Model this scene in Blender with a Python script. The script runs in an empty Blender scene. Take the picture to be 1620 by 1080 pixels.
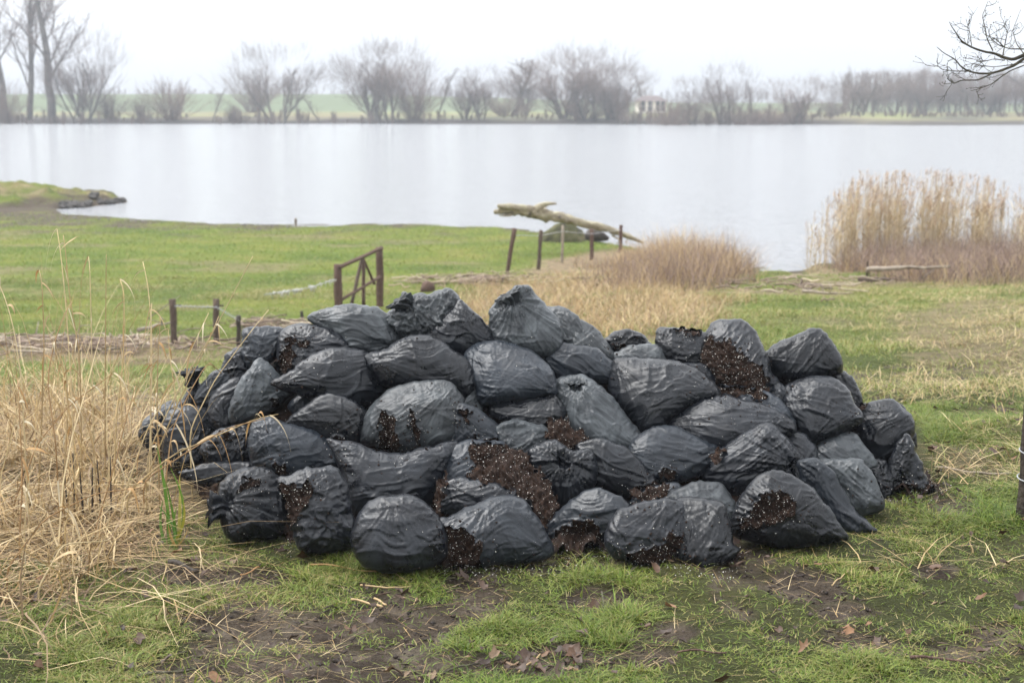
import bpy, math, random
import numpy as np
from mathutils import Vector, Matrix
from mathutils.geometry import delaunay_2d_cdt

# ------------------------------------------------------------------ camera, sky, sun, exposure
SC = bpy.context.scene
COL = SC.collection
HC = 2.1                     # eye height above the ground the bags lie on
FPX = 2250.0                 # 50 mm lens on a 36 mm wide frame, in pixels of a 1620 px wide picture
PITCH = math.atan(380 / FPX)
cam = bpy.data.cameras.new('camera')
cam.lens = 50.0; cam.sensor_width = 36.0; cam.clip_start = 0.05; cam.clip_end = 6000
cam.dof.use_dof = True; cam.dof.focus_distance = 6.5; cam.dof.aperture_fstop = 3.5
cam_o = bpy.data.objects.new('camera', cam); COL.objects.link(cam_o)
cam_o.location = (0, 0, HC); cam_o.rotation_euler = (math.pi / 2 - PITCH, 0, 0)
SC.camera = cam_o

SUN_EL, SUN_AZ = math.radians(58), math.radians(-62)     # azimuth clockwise from +Y: high, veiled, beyond the lake a little left
world = bpy.data.worlds.new('World'); SC.world = world; world.use_nodes = True
wn = world.node_tree; wl = wn.links
bg = wn.nodes['Background']
sky = wn.nodes.new('ShaderNodeTexSky'); sky.sky_type = 'NISHITA'; sky.sun_disc = False
sky.sun_elevation = SUN_EL; sky.sun_rotation = SUN_AZ
sky.air_density = 1.0; sky.dust_density = 6.0; sky.ozone_density = 1.0
hsv = wn.nodes.new('ShaderNodeHueSaturation'); hsv.inputs['Saturation'].default_value = 0.10
wl.new(sky.outputs[0], hsv.inputs['Color'])
veil = wn.nodes.new('ShaderNodeMix'); veil.data_type = 'RGBA'; veil.inputs['Factor'].default_value = .6      # even cloud veil
wtc = wn.nodes.new('ShaderNodeTexCoord'); wsp = wn.nodes.new('ShaderNodeSeparateXYZ'); wl.new(wtc.outputs['Generated'], wsp.inputs[0])
wmr = wn.nodes.new('ShaderNodeMapRange'); wmr.inputs['From Min'].default_value = 0.0; wmr.inputs['From Max'].default_value = 0.9      # an overcast sky is brightest overhead
wmr.inputs['To Min'].default_value = 3.1; wmr.inputs['To Max'].default_value = 7.0; wl.new(wsp.outputs['Z'], wmr.inputs['Value'])
wvm = wn.nodes.new('ShaderNodeVectorMath'); wvm.operation = 'SCALE'; wvm.inputs[0].default_value = (.97, 1.0, 1.045); wl.new(wmr.outputs[0], wvm.inputs['Scale']); wl.new(wvm.outputs[0], veil.inputs['B']); wl.new(hsv.outputs[0], veil.inputs['A']); wl.new(veil.outputs['Result'], bg.inputs['Color'])
bg.inputs['Strength'].default_value = 0.15
sun = bpy.data.lights.new('sun', 'SUN'); sun.energy = 0.6; sun.angle = math.radians(40); sun.color = (1.0, 0.98, 0.95)
sun_o = bpy.data.objects.new('sun', sun); COL.objects.link(sun_o)
sdir = Vector((math.sin(SUN_AZ) * math.cos(SUN_EL), math.cos(SUN_AZ) * math.cos(SUN_EL), math.sin(SUN_EL)))
sun_o.rotation_euler = sdir.to_track_quat('Z', 'Y').to_euler(); sun_o.location = (0, -3, 12)
SC.view_settings.view_transform = 'Standard'; SC.view_settings.look = 'None'
SC.view_settings.exposure = 1.5; SC.view_settings.gamma = 1.0
SC.render.engine = 'CYCLES'
SC.cycles.use_denoising = True
SC.cycles.max_bounces = 6; SC.cycles.diffuse_bounces = 3; SC.cycles.glossy_bounces = 3
SC.cycles.transmission_bounces = 2; SC.cycles.volume_bounces = 0; SC.cycles.transparent_max_bounces = 4

RS = random.Random(7)
NR = np.random.default_rng(7)

# ------------------------------------------------------------------ helpers
SP, CP = math.sin(PITCH), math.cos(PITCH)
def ray(u, v):
    a = (np.asarray(u, float) - 810) / FPX; t = -(np.asarray(v, float) - 540) / FPX
    return np.stack([a + 0 * t, CP + t * SP + 0 * a, -SP + t * CP + 0 * a], -1)
def at_y(u, v, Y):
    d = ray(u, v); k = np.asarray(Y, float) / d[..., 1]
    p = d * k[..., None]; p[..., 2] += HC
    return p
def at_z(u, v, z=0.0):
    d = ray(u, v); k = (z - HC) / d[..., 2]
    p = d * np.asarray(k)[..., None]; p[..., 2] += HC
    return p
def project(P):
    P = np.asarray(P, float); x = P[..., 0]; y = P[..., 1]; z = P[..., 2] - HC
    dep = y * CP - z * SP; up = y * SP + z * CP
    return 810 + FPX * x / dep, 540 - FPX * up / dep
def sstep(a, b, x):
    t = np.clip((np.asarray(x, float) - a) / (b - a), 0, 1); return t * t * (3 - 2 * t)
def hsh(ix, iy, seed):
    h = (ix.astype(np.int64) * 374761393 + iy.astype(np.int64) * 668265263 + seed * 974711) & 0x7fffffff
    h = ((h ^ (h >> 13)) * 1274126177) & 0x7fffffff
    h = ((h ^ (h >> 16)) * 2246822519) & 0x7fffffff
    return ((h ^ (h >> 15)) & 0xffff) / 32767.5 - 1.0
def n2(x, y, seed=0):
    x = np.asarray(x, float); y = np.asarray(y, float)
    ix = np.floor(x); iy = np.floor(y); fx = x - ix; fy = y - iy
    ux = fx * fx * fx * (fx * (fx * 6 - 15) + 10); uy = fy * fy * fy * (fy * (fy * 6 - 15) + 10)
    a = hsh(ix, iy, seed); b = hsh(ix + 1, iy, seed); c = hsh(ix, iy + 1, seed); d = hsh(ix + 1, iy + 1, seed)
    return (a + (b - a) * ux) * (1 - uy) + (c + (d - c) * ux) * uy
def fbm(x, y, seed=0, o=4):
    s = 0; a = 1.0
    for i in range(o):
        s = s + a * n2(x * 2 ** i, y * 2 ** i, seed + i * 17); a *= .5
    return s
def interp(x, pts):
    p = np.array(pts, float); return np.interp(x, p[:, 0], p[:, 1])

class MB:
    """collects pieces; build() links them as ONE mesh object"""
    def __init__(s): s.v = []; s.f = []; s.c = []; s.m = []; s.n = 0
    def add(s, v, f, col=None, mi=0):
        v = np.asarray(v, float).reshape(-1, 3)
        s.v.append(v)
        f = np.asarray(f, int); s.f.append(f + s.n); s.m.append(np.full(len(f), mi))
        c = np.ones((len(v), 3)) if col is None else np.broadcast_to(np.asarray(col, float), (len(v), 3))
        s.c.append(c); s.n += len(v)
    def tube(s, pts, rad, sides=6, col=None, cap=True, mi=0, wob=0.0):
        P = np.asarray(pts, float); n = len(P); R = np.broadcast_to(np.asarray(rad, float), (n,))
        T = np.gradient(P, axis=0); T /= np.linalg.norm(T, axis=1)[:, None] + 1e-12
        ref = np.array([0, 0, 1.0]) if abs(T[:, 2].mean()) < .8 else np.array([1.0, 0, 0])
        A = np.cross(T, ref); A /= np.linalg.norm(A, axis=1)[:, None] + 1e-12
        B = np.cross(T, A)
        th = np.arange(sides) * 2 * math.pi / sides
        rr = R[:, None] * np.ones(sides)[None]
        if wob: rr = rr * (1 + wob * NR.normal(size=rr.shape))
        V = P[:, None] + rr[..., None] * (np.cos(th)[None, :, None] * A[:, None] + np.sin(th)[None, :, None] * B[:, None])
        i = np.arange(n - 1)[:, None] * sides; j = np.arange(sides)[None]; k = (j + 1) % sides
        q = np.stack([i + j, i + k, i + sides + k, i + sides + j], -1).reshape(-1, 4)
        V = V.reshape(-1, 3)
        f = np.concatenate([q[:, [0, 1, 2]], q[:, [0, 2, 3]]])
        if cap:
            V = np.concatenate([V, P[:1], P[-1:]]); a = n * sides
            j = np.arange(sides); k = (j + 1) % sides
            f = np.concatenate([f, np.stack([k, j, 0 * j + a], -1), np.stack([j + (n - 1) * sides, k + (n - 1) * sides, 0 * j + a + 1], -1)])
        s.add(V, f, col, mi)
    def build(s, name, mat, parent=None, loc=None, smooth=True):
        v = np.concatenate(s.v); f = np.concatenate(s.f)
        c = np.concatenate(s.c); m = np.concatenate(s.m)
        o = bpy.data.objects.new(name, mesh_from(name, v, f, mat, c, m, smooth)); COL.objects.link(o)
        if parent is not None: o.parent = parent
        if loc is not None: o.location = loc
        return o

def mesh_from(name, v, f, mat=None, col=None, mi=None, smooth=True, uv=None):
    me = bpy.data.meshes.new(name)
    v = np.asarray(v, np.float32); f = np.asarray(f, np.int32); k = f.shape[1]
    me.vertices.add(len(v)); me.vertices.foreach_set('co', v.ravel())
    me.loops.add(f.size); me.loops.foreach_set('vertex_index', f.ravel())
    me.polygons.add(len(f)); me.polygons.foreach_set('loop_start', np.arange(len(f), dtype=np.int32) * k)
    me.polygons.foreach_set('loop_total', np.full(len(f), k, np.int32))
    me.polygons.foreach_set('use_smooth', np.full(len(f), smooth))
    for mm in (mat if isinstance(mat, (list, tuple)) else [mat]):
        if mm is not None: me.materials.append(mm)
    if mi is not None: me.polygons.foreach_set('material_index', np.asarray(mi, np.int32))
    if col is not None:
        a = me.color_attributes.new('Col', 'FLOAT_COLOR', 'POINT')
        a.data.foreach_set('color', np.c_[col, np.ones(len(col))].astype(np.float32).ravel())
    if uv is not None:
        l = me.uv_layers.new(name='UVMap'); l.data.foreach_set('uv', np.asarray(uv, np.float32)[f.ravel()].ravel())
    me.update(calc_edges=True); me.validate()
    return me
def link(name, me, parent=None, loc=None):
    o = bpy.data.objects.new(name, me); COL.objects.link(o)
    if parent is not None: o.parent = parent
    if loc is not None: o.location = loc
    return o
def empty(name, loc=(0, 0, 0), rz=0):
    o = bpy.data.objects.new(name, None); COL.objects.link(o); o.location = loc; o.rotation_euler = (0, 0, rz)
    o.empty_display_size = .1
    return o
def tag(o, label=None, cat=None, group=None, kind=None):
    if label: o['label'] = label
    if cat: o['category'] = cat
    if group: o['group'] = group
    if kind: o['kind'] = kind
    return o
def copy_tree(o, parent=None):
    c = o.copy(); COL.objects.link(c)
    if parent is not None: c.parent = parent
    for ch in list(o.children): copy_tree(ch, c)
    return c

# ------------------------------------------------------------------ materials
def mat(name, rough=.6, spec=.5):
    m = bpy.data.materials.new(name); m.use_nodes = True
    b = m.node_tree.nodes['Principled BSDF']; b.inputs['Roughness'].default_value = rough
    b.inputs['Specular IOR Level'].default_value = spec
    return m, m.node_tree.nodes, m.node_tree.links, b
def noise_node(N, L, scale, detail=4, coord=None, rough=.55, dist=0.0):
    t = N.new('ShaderNodeTexNoise'); t.inputs['Scale'].default_value = scale; t.inputs['Detail'].default_value = detail
    t.inputs['Roughness'].default_value = rough; t.inputs['Distortion'].default_value = dist
    if coord is not None: L.new(coord, t.inputs['Vector'])
    return t
def ramp(N, L, src, stops):
    r = N.new('ShaderNodeValToRGB'); e = r.color_ramp.elements
    while len(e) < len(stops): e.new(.5)
    for k, (p, c) in enumerate(stops):
        e[k].position = p; e[k].color = (c[0], c[1], c[2], 1) if hasattr(c, '__len__') else (c, c, c, 1)
    L.new(src, r.inputs['Fac']); return r
def mixc(N, L, fac, a, b, mode='MIX'):
    m = N.new('ShaderNodeMix'); m.data_type = 'RGBA'; m.blend_type = mode
    for s, x in ((m.inputs['Factor'], fac), (m.inputs['A'], a), (m.inputs['B'], b)):
        if hasattr(x, 'is_output'): L.new(x, s)
        elif hasattr(x, '__len__'): s.default_value = (x[0], x[1], x[2], 1)
        else: s.default_value = x
    return m.outputs['Result']
def bump(N, L, b, src, strength, dist):
    n = N.new('ShaderNodeBump'); n.inputs['Strength'].default_value = strength; n.inputs['Distance'].default_value = dist
    L.new(src, n.inputs['Height'])
    prev = b.inputs['Normal'].links
    if prev: L.new(prev[0].from_socket, n.inputs['Normal'])
    L.new(n.outputs[0], b.inputs['Normal'])
def coords(N, kind='Object'):
    return N.new('ShaderNodeTexCoord').outputs[kind]
def geo_pos(N): return N.new('ShaderNodeNewGeometry').outputs['Position']
def attr(N, name='Col'):
    a = N.new('ShaderNodeAttribute'); a.attribute_name = name; return a

def simple(name, stops, scale=8, rough=.7, bs=.4, bd=.01, spec=.3, bscale=None, stretch=None):
    m, N, L, b = mat(name, rough, spec)
    co = coords(N)
    if stretch:
        mp = N.new('ShaderNodeMapping'); mp.inputs['Scale'].default_value = stretch; L.new(co, mp.inputs['Vector']); co = mp.outputs[0]
    t = noise_node(N, L, scale, 6, co)
    r = ramp(N, L, t.outputs['Fac'], stops); L.new(r.outputs[0], b.inputs['Base Color'])
    t2 = noise_node(N, L, bscale or scale * 3, 6, co)
    bump(N, L, b, t2.outputs['Fac'], bs, bd)
    return m
def vcol(name, rough=.6, spec=.3, vary=.25, scale=30, trans=0.0):
    """colour comes from the blades' own colours, varied by noise"""
    m, N, L, b = mat(name, rough, spec)
    a = attr(N); t = noise_node(N, L, scale, 3, geo_pos(N))
    r = ramp(N, L, t.outputs['Fac'], [(.3, 1 - vary), (.7, 1 + vary)])
    L.new(mixc(N, L, 1.0, a.outputs['Color'], r.outputs[0], 'MULTIPLY'), b.inputs['Base Color'])
    if trans:
        tr = N.new('ShaderNodeBsdfTranslucent'); L.new(a.outputs['Color'], tr.inputs['Color'])
        mx = N.new('ShaderNodeMixShader'); mx.inputs[0].default_value = trans
        L.new(b.outputs[0], mx.inputs[1]); L.new(tr.outputs[0], mx.inputs[2])
        L.new(mx.outputs[0], N['Material Output'].inputs['Surface'])
    return m

def film_mat(name, base, dust, r0, dustamt):
    m, N, L, b = mat(name, .3, .35)
    uv = coords(N, 'UV'); oi = N.new('ShaderNodeObjectInfo')
    add = N.new('ShaderNodeVectorMath'); add.operation = 'MULTIPLY_ADD'
    cmb = N.new('ShaderNodeCombineXYZ'); L.new(oi.outputs['Random'], cmb.inputs[0]); L.new(oi.outputs['Random'], cmb.inputs[2])
    L.new(cmb.outputs[0], add.inputs[0]); add.inputs[1].default_value = (37, 37, 37); L.new(uv, add.inputs[2])
    co = add.outputs[0]
    # dried dirt and stretch-whitened film
    t = noise_node(N, L, 7, 8, co, .65, .6)
    rr = ramp(N, L, t.outputs['Fac'], [(.42, 0.0), (.72, dustamt)])
    c1 = mixc(N, L, rr.outputs[0], base, dust)
    hv = N.new('ShaderNodeHueSaturation')
    mr = N.new('ShaderNodeMapRange'); mr.inputs['To Min'].default_value = .75; mr.inputs['To Max'].default_value = 1.3
    L.new(oi.outputs['Random'], mr.inputs['Value']); L.new(mr.outputs[0], hv.inputs['Value']); L.new(c1, hv.inputs['Color'])
    sp = noise_node(N, L, 190, 2, co)
    spr = ramp(N, L, sp.outputs['Fac'], [(.66, 0.0), (.72, 1.0)])
    big = noise_node(N, L, 9, 3, co)
    bgr = ramp(N, L, big.outputs['Fac'], [(.5, 0.0), (.68, 1.0)])
    mm = N.new('ShaderNodeMath'); mm.operation = 'MULTIPLY'; L.new(spr.outputs[0], mm.inputs[0]); L.new(bgr.outputs[0], mm.inputs[1])
    c2 = mixc(N, L, mm.outputs[0], hv.outputs[0], (.03, .018, .012))
    L.new(c2, b.inputs['Base Color'])
    t3 = noise_node(N, L, 14, 6, co, .7)
    r3 = ramp(N, L, t3.outputs['Fac'], [(.35, r0 - .08), (.7, r0 + .2)])
    L.new(r3.outputs[0], b.inputs['Roughness'])
    # fine tension wrinkles run along the first UV axis
    mp = N.new('ShaderNodeMapping'); mp.inputs['Scale'].default_value = (9, 95, 1); L.new(co, mp.inputs['Vector'])
    w1 = noise_node(N, L, 1.0, 3, mp.outputs[0], .5, .5)
    mp2 = N.new('ShaderNodeMapping'); mp2.inputs['Scale'].default_value = (22, 220, 1); mp2.inputs['Rotation'].default_value = (0, 0, .3); L.new(co, mp2.inputs['Vector'])
    w2 = noise_node(N, L, 1.0, 2, mp2.outputs[0], .5, .3)
    bump(N, L, b, ramp(N, L, w1.outputs['Fac'], [(.34, 0.0), (.5, 1.0), (.66, 0.0)]).outputs[0], .13, .004)
    bump(N, L, b, ramp(N, L, w2.outputs['Fac'], [(.36, 0.0), (.5, 1.0), (.64, 0.0)]).outputs[0], .08, .0025)
    return m
M = {}
M['film_black'] = film_mat('black_film', (.0046, .0056, .0082), (.028, .033, .041), .29, .5)
M['film_grey'] = film_mat('greyish_film', (.027, .031, .035), (.105, .118, .126), .36, .75)
M['film_blue'] = film_mat('slate_film', (.0095, .0128, .0182), (.044, .053, .065), .31, .6)

def compost_mat():
    m, N, L, b = mat('compost', .85, .25)
    p = geo_pos(N)
    t = noise_node(N, L, 60, 8, p, .7)
    r = ramp(N, L, t.outputs['Fac'], [(.3, (.010, .0055, .0036)), (.52, (.03, .0152, .009)), (.72, (.085, .043, .025))])
    L.new(r.outputs[0], b.inputs['Base Color'])
    t2 = noise_node(N, L, 130, 6, p, .7); bump(N, L, b, t2.outputs['Fac'], .9, .02)
    return m
M['compost'] = compost_mat()
M['perlite'] = simple('perlite', [(.3, (.62, .58, .52)), (.7, (.78, .76, .72))], 40, .8, .2, .002)
M['wood'] = simple('weathered_wood', [(.3, (.05, .036, .028)), (.55, (.12, .085, .064)), (.75, (.21, .16, .125))], 14, .85, .7, .02, stretch=(6, 6, 1))
M['wood_red'] = simple('reddish_wood', [(.3, (.062, .037, .028)), (.55, (.125, .075, .056)), (.75, (.2, .135, .105))], 12, .8, .6, .02, stretch=(6, 6, 1))
M['wood_grey'] = simple('grey_driftwood', [(.3, (.14, .11, .085)), (.6, (.34, .285, .225)), (.8, (.5, .43, .35))], 7, .85, .6, .02)
M['wood_moss'] = simple('mossy_dead_wood', [(.30, (.07, .055, .04)), (.43, (.34, .29, .215)), (.58, (.36, .32, .21)), (.72, (.58, .53, .43))], 3.4, .85, 1.0, .10, bscale=7)
M['stump'] = simple('mossy_stump', [(.3, (.035, .03, .022)), (.5, (.075, .075, .03)), (.75, (.15, .13, .07))], 3, .9, .8, .04, bscale=9)
M['wood_dark'] = simple('dark_wet_wood', [(.3, (.02, .015, .012)), (.7, (.07, .055, .042))], 12, .6, .7, .02)
M['bark'] = simple('bark', [(.3, (.06, .052, .045)), (.7, (.17, .15, .125))], 3, .9, .6, .03)
M['twig'] = simple('winter_twigs', [(.3, (.12, .09, .075)), (.7, (.24, .18, .15))], .6, .9, .2, .01)
M['twig_red'] = simple('reddish_winter_twigs', [(.3, (.15, .105, .085)), (.7, (.28, .195, .155))], .6, .9, .2, .01)
M['branch'] = simple('lichen_bark', [(.3, (.03, .026, .02)), (.6, (.085, .075, .05)), (.75, (.16, .15, .10))], 25, .85, .6, .01)
M['blade'] = vcol('grass_blades', .55, .35, .2, 20, .3)
M['straw'] = vcol('dry_straw', .6, .35, .2, 25, .2)
M['leaf'] = vcol('leaf', .5, .35, .25, 60, .15)
M['stone'] = simple('stone', [(.3, (.06, .055, .05)), (.7, (.26, .24, .22))], 6, .85, .6, .03)
M['riprap'] = simple('dark_riprap', [(.3, (.03, .028, .026)), (.7, (.13, .12, .11))], 6, .8, .6, .03)
M['wire'] = simple('galvanised_wire', [(.3, (.25, .26, .27)), (.7, (.4, .41, .42))], 40, .5, .1, .001, .5)
M['wool'] = simple('wool_tuft', [(.3, (.55, .54, .5)), (.7, (.75, .74, .7))], 60, .95, .5, .01)
M['render_wall'] = simple('pale_render', [(.3, (.72, .66, .58)), (.7, (.8, .75, .67))], 1.5, .9, .1, .01)
M['roof'] = simple('dark_roof_tile', [(.3, (.09, .07, .065)), (.7, (.16, .12, .11))], 2, .8, .3, .02)
M['glass'] = simple('window_glass', [(.3, (.03, .035, .04)), (.7, (.05, .055, .06))], 2, .1, .0, .001, .6)

# ------------------------------------------------------------------ terrain
ZW = -2.0
SHORE_PX = [(-2600, 318), (-400, 318), (62, 319), (84, 332), (100, 341), (260, 350), (400, 355), (470, 357), (620, 355), (700, 357), (780, 361), (900, 374), (960, 385), (1060, 404),
            (1150, 421), (1180, 426), (1230, 428), (1272, 427), (1300, 418), (1400, 410), (1620, 402), (2300, 392), (4600, 380)]
_su = np.array([p[0] for p in SHORE_PX], float)
_sy = at_z(_su, np.array([p[1] for p in SHORE_PX], float), ZW)[:, 1]
def ground(x, y, fine=True):
    x = np.asarray(x, float); y = np.asarray(y, float)
    u = 810 + FPX * x / np.maximum(y * CP + 3.5 * SP, .5)
    zl = interp(y, [(0, 0), (8.6, 0), (11, -.28), (18, -1.28), (25, -1.5), (46, -1.88), (80, -2)])
    zr = interp(y, [(0, 0), (9, 0), (14, -.42), (33, -1.72), (60, -1.9)])
    w = sstep(620, 1050, u)
    z = zl * (1 - w) + zr * w
    z = z + .25 * sstep(1350, 1900, u) * sstep(10, 16, y) * (1 - sstep(26, 31, y))
    Ys = np.interp(u, _su, _sy) + .7 * n2(x * .5, y * .5, 91) + .45 * n2(x * 1.9, y * 1.9, 92)
    zs = ZW + (Ys - y) * .13
    z = np.where(zs < z + .3, np.minimum(z, np.where(zs > ZW, ZW + (zs - ZW) * .7, zs)), z)
    z = np.maximum(z, -3.2)
    q = 1 - ((u + 260) / 455) ** 2 - ((y - 59.0) / (5.6 + .8 * n2(x * .3, x * 0, 5))) ** 2
    zp = ZW + np.where(u < -260, 1.0 * (1 - ((y - 59) / 5.6) ** 2), 1.0 * np.sign(q) * np.abs(q) ** .7 + .18 * n2(x * 1.3, y * 1.3, 93) + .09 * n2(x * 3.5, y * 3.5, 94))
    z = np.where(y > 46, np.maximum(z, np.maximum(zp, -3.2)), z)
    if fine:
        k = 1 / (1 + y * .03)
        z = z + .03 * n2(x * 1.1, y * 1.1, 3) * k + .018 * n2(x * 3.7, y * 3.7, 4) * k + .008 * n2(x * 13, y * 13, 8) * (1 - sstep(12, 20, y))
    return z
_GY = 3.0 * (75 / 3.0) ** (np.arange(700) / 699)
def gpts(u, v):
    """the points of the ground seen at picture points (marching along the sight lines)"""
    u = np.atleast_1d(np.asarray(u, float)); v = np.atleast_1d(np.asarray(v, float))
    d = ray(u, v); d = d / d[:, 1:2]
    X = d[:, 0:1] * _GY; Z = HC + d[:, 2:3] * _GY; Yg = _GY[None] + 0 * X
    h = Z - ground(X, Yg); k = np.clip(np.argmax(h < 0, axis=1), 1, 699); i = np.arange(len(u))
    h0 = h[i, k - 1]; h1 = h[i, k]; f = np.where(h1 < 0, h0 / (h0 - h1 + 1e-9), 1)
    y = _GY[k - 1] + (_GY[k] - _GY[k - 1]) * f
    x = d[:, 0] * y
    return np.stack([x, y, ground(x, y)], -1)
def gpt(u, v): return gpts(u, v)[0]

# the pile's outline along the picture's columns
PILE_B = [(170, 735), (215, 745), (260, 765), (340, 838), (450, 862), (560, 890), (700, 892), (870, 878), (1000, 880), (1160, 880), (1330, 850), (1395, 812), (1475, 780)]
PILE_T = [(170, 700), (215, 655), (300, 600), (390, 522), (500, 486), (640, 462), (830, 457), (920, 505), (1000, 525), (1150, 510), (1290, 525), (1360, 592), (1440, 640), (1475, 745)]
def pile_depth(u, v):
    vb = interp(u, PILE_B); vt = interp(u, PILE_T)
    yb = at_z(u, vb, 0.0)[..., 1] + .05
    yr = np.maximum(yb + .25, 8.15)
    t = np.clip((vb - v) / (vb - vt), -.15, 1.15)
    return yb + (yr - yb) * np.sign(t) * np.abs(t) ** .92
def in_pile(x, y):
    u = 810 + FPX * x / (y * CP + HC * SP)
    yb = at_z(u, interp(u, PILE_B), 0.0)[..., 1]
    return (u > 225) & (u < 1465) & (y > yb + .13) & (y < 9.3)

# soil / dry-litter zones (where the ground itself is bare or strewn), from the photograph's ground
MUD = [(470, 990, 190, 50), (640, 965, 120, 60), (560, 1050, 240, 50), (740, 915, 70, 35), (880, 1045, 100, 35), (1275, 932, 66, 30), (1330, 965, 60, 16),
       (950, 940, 60, 25), (1050, 1000, 60, 16), (1440, 780, 60, 26), (330, 1060, 190, 35), (1010, 1035, 70, 18), (1500, 800, 70, 22), (1380, 570, 60, 18), (1350, 1010, 70, 30),
       (900, 880, 120, 18), (400, 905, 60, 13), (300, 905, 60, 16), (1480, 900, 40, 14), (1570, 1000, 60, 22), (1345, 540, 40, 12)]
def mud_w(x, y):
    u, v = project(np.stack([x, y, 0 * x], -1))
    w = np.zeros_like(u)
    wob = .55 * fbm(x * 2.6, y * 2.6, 40, 3)
    for (cu, cv, a, b) in MUD:
        r = ((u - cu) / a) ** 2 + ((v - cv) / b) ** 2
        w = np.maximum(w, 1 - sstep(.5, 1.5, r + wob))
    w = np.maximum(w, .85 * sstep(.55, .95, fbm(x * 1.9, y * 1.9, 77, 4)) * (y < 14))
    return w
def dry_w(x, y):
    """dead grass and litter instead of green grass"""
    y = np.asarray(y, float)
    u = 810 + FPX * x / (y * CP + (HC - ground(x, y, False)) * SP)
    v = project(np.stack([x, y, ground(x, y, False)], -1))[1]
    wob = .5 * fbm(x * .7, y * .7, 55, 3)
    a = (1 - sstep(250, 370, u + 60 * wob + np.clip(850 - v, -300, 0) * 1.2)) * sstep(5.2, 5.9, y + .5 * wob) * (1 - sstep(11.5, 15.0, y + 3 * wob))
    b = sstep(0, .5, 1 - ((u - 930) / 250) ** 2 - ((v - 490) / 62) ** 2 + .3 * wob) * (y > 9)
    b2 = sstep(0, .4, 1 - ((u - 1010) / 190) ** 2 - ((v - 435) / 45) ** 2 + .3 * wob) * (y > 15)
    c = .75 * sstep(.0, .55, 1 - ((u - 1640) / 240) ** 2 - ((v - 530) / 75) ** 2 + .9 * wob) * (y > 9)
    d = sstep(0, .5, 1 - ((u - 1480) / 270) ** 2 - ((v - 425) / 32) ** 2 + .3 * wob) * (y > 22)
    e = .8 * sstep(0, .5, 1 - ((u - 1270) / 130) ** 2 - ((v - 455) / 17) ** 2 + .6 * wob)
    f = .45 * sstep(0.1, .8, fbm(x * .55, y * .55, 66, 4)) * sstep(1000, 1400, u) + .5 * sstep(.25, .9, fbm(x * .33, y * .6, 68, 4)) * (1 - sstep(750, 950, u)) * sstep(15, 20, y)
    g = sstep(0, .5, 1 - ((u - 120) / 420) ** 2 - ((v - 552) / 26) ** 2 + .3 * wob)
    h = (.1 + .65 * sstep(-.2, .7, fbm(x * .8, y * .8, 67, 3))) * sstep(52, 55, y)
    return np.clip(np.maximum.reduce([a, b, b2, c, d, e, f, g, h]), 0, 1)

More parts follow.
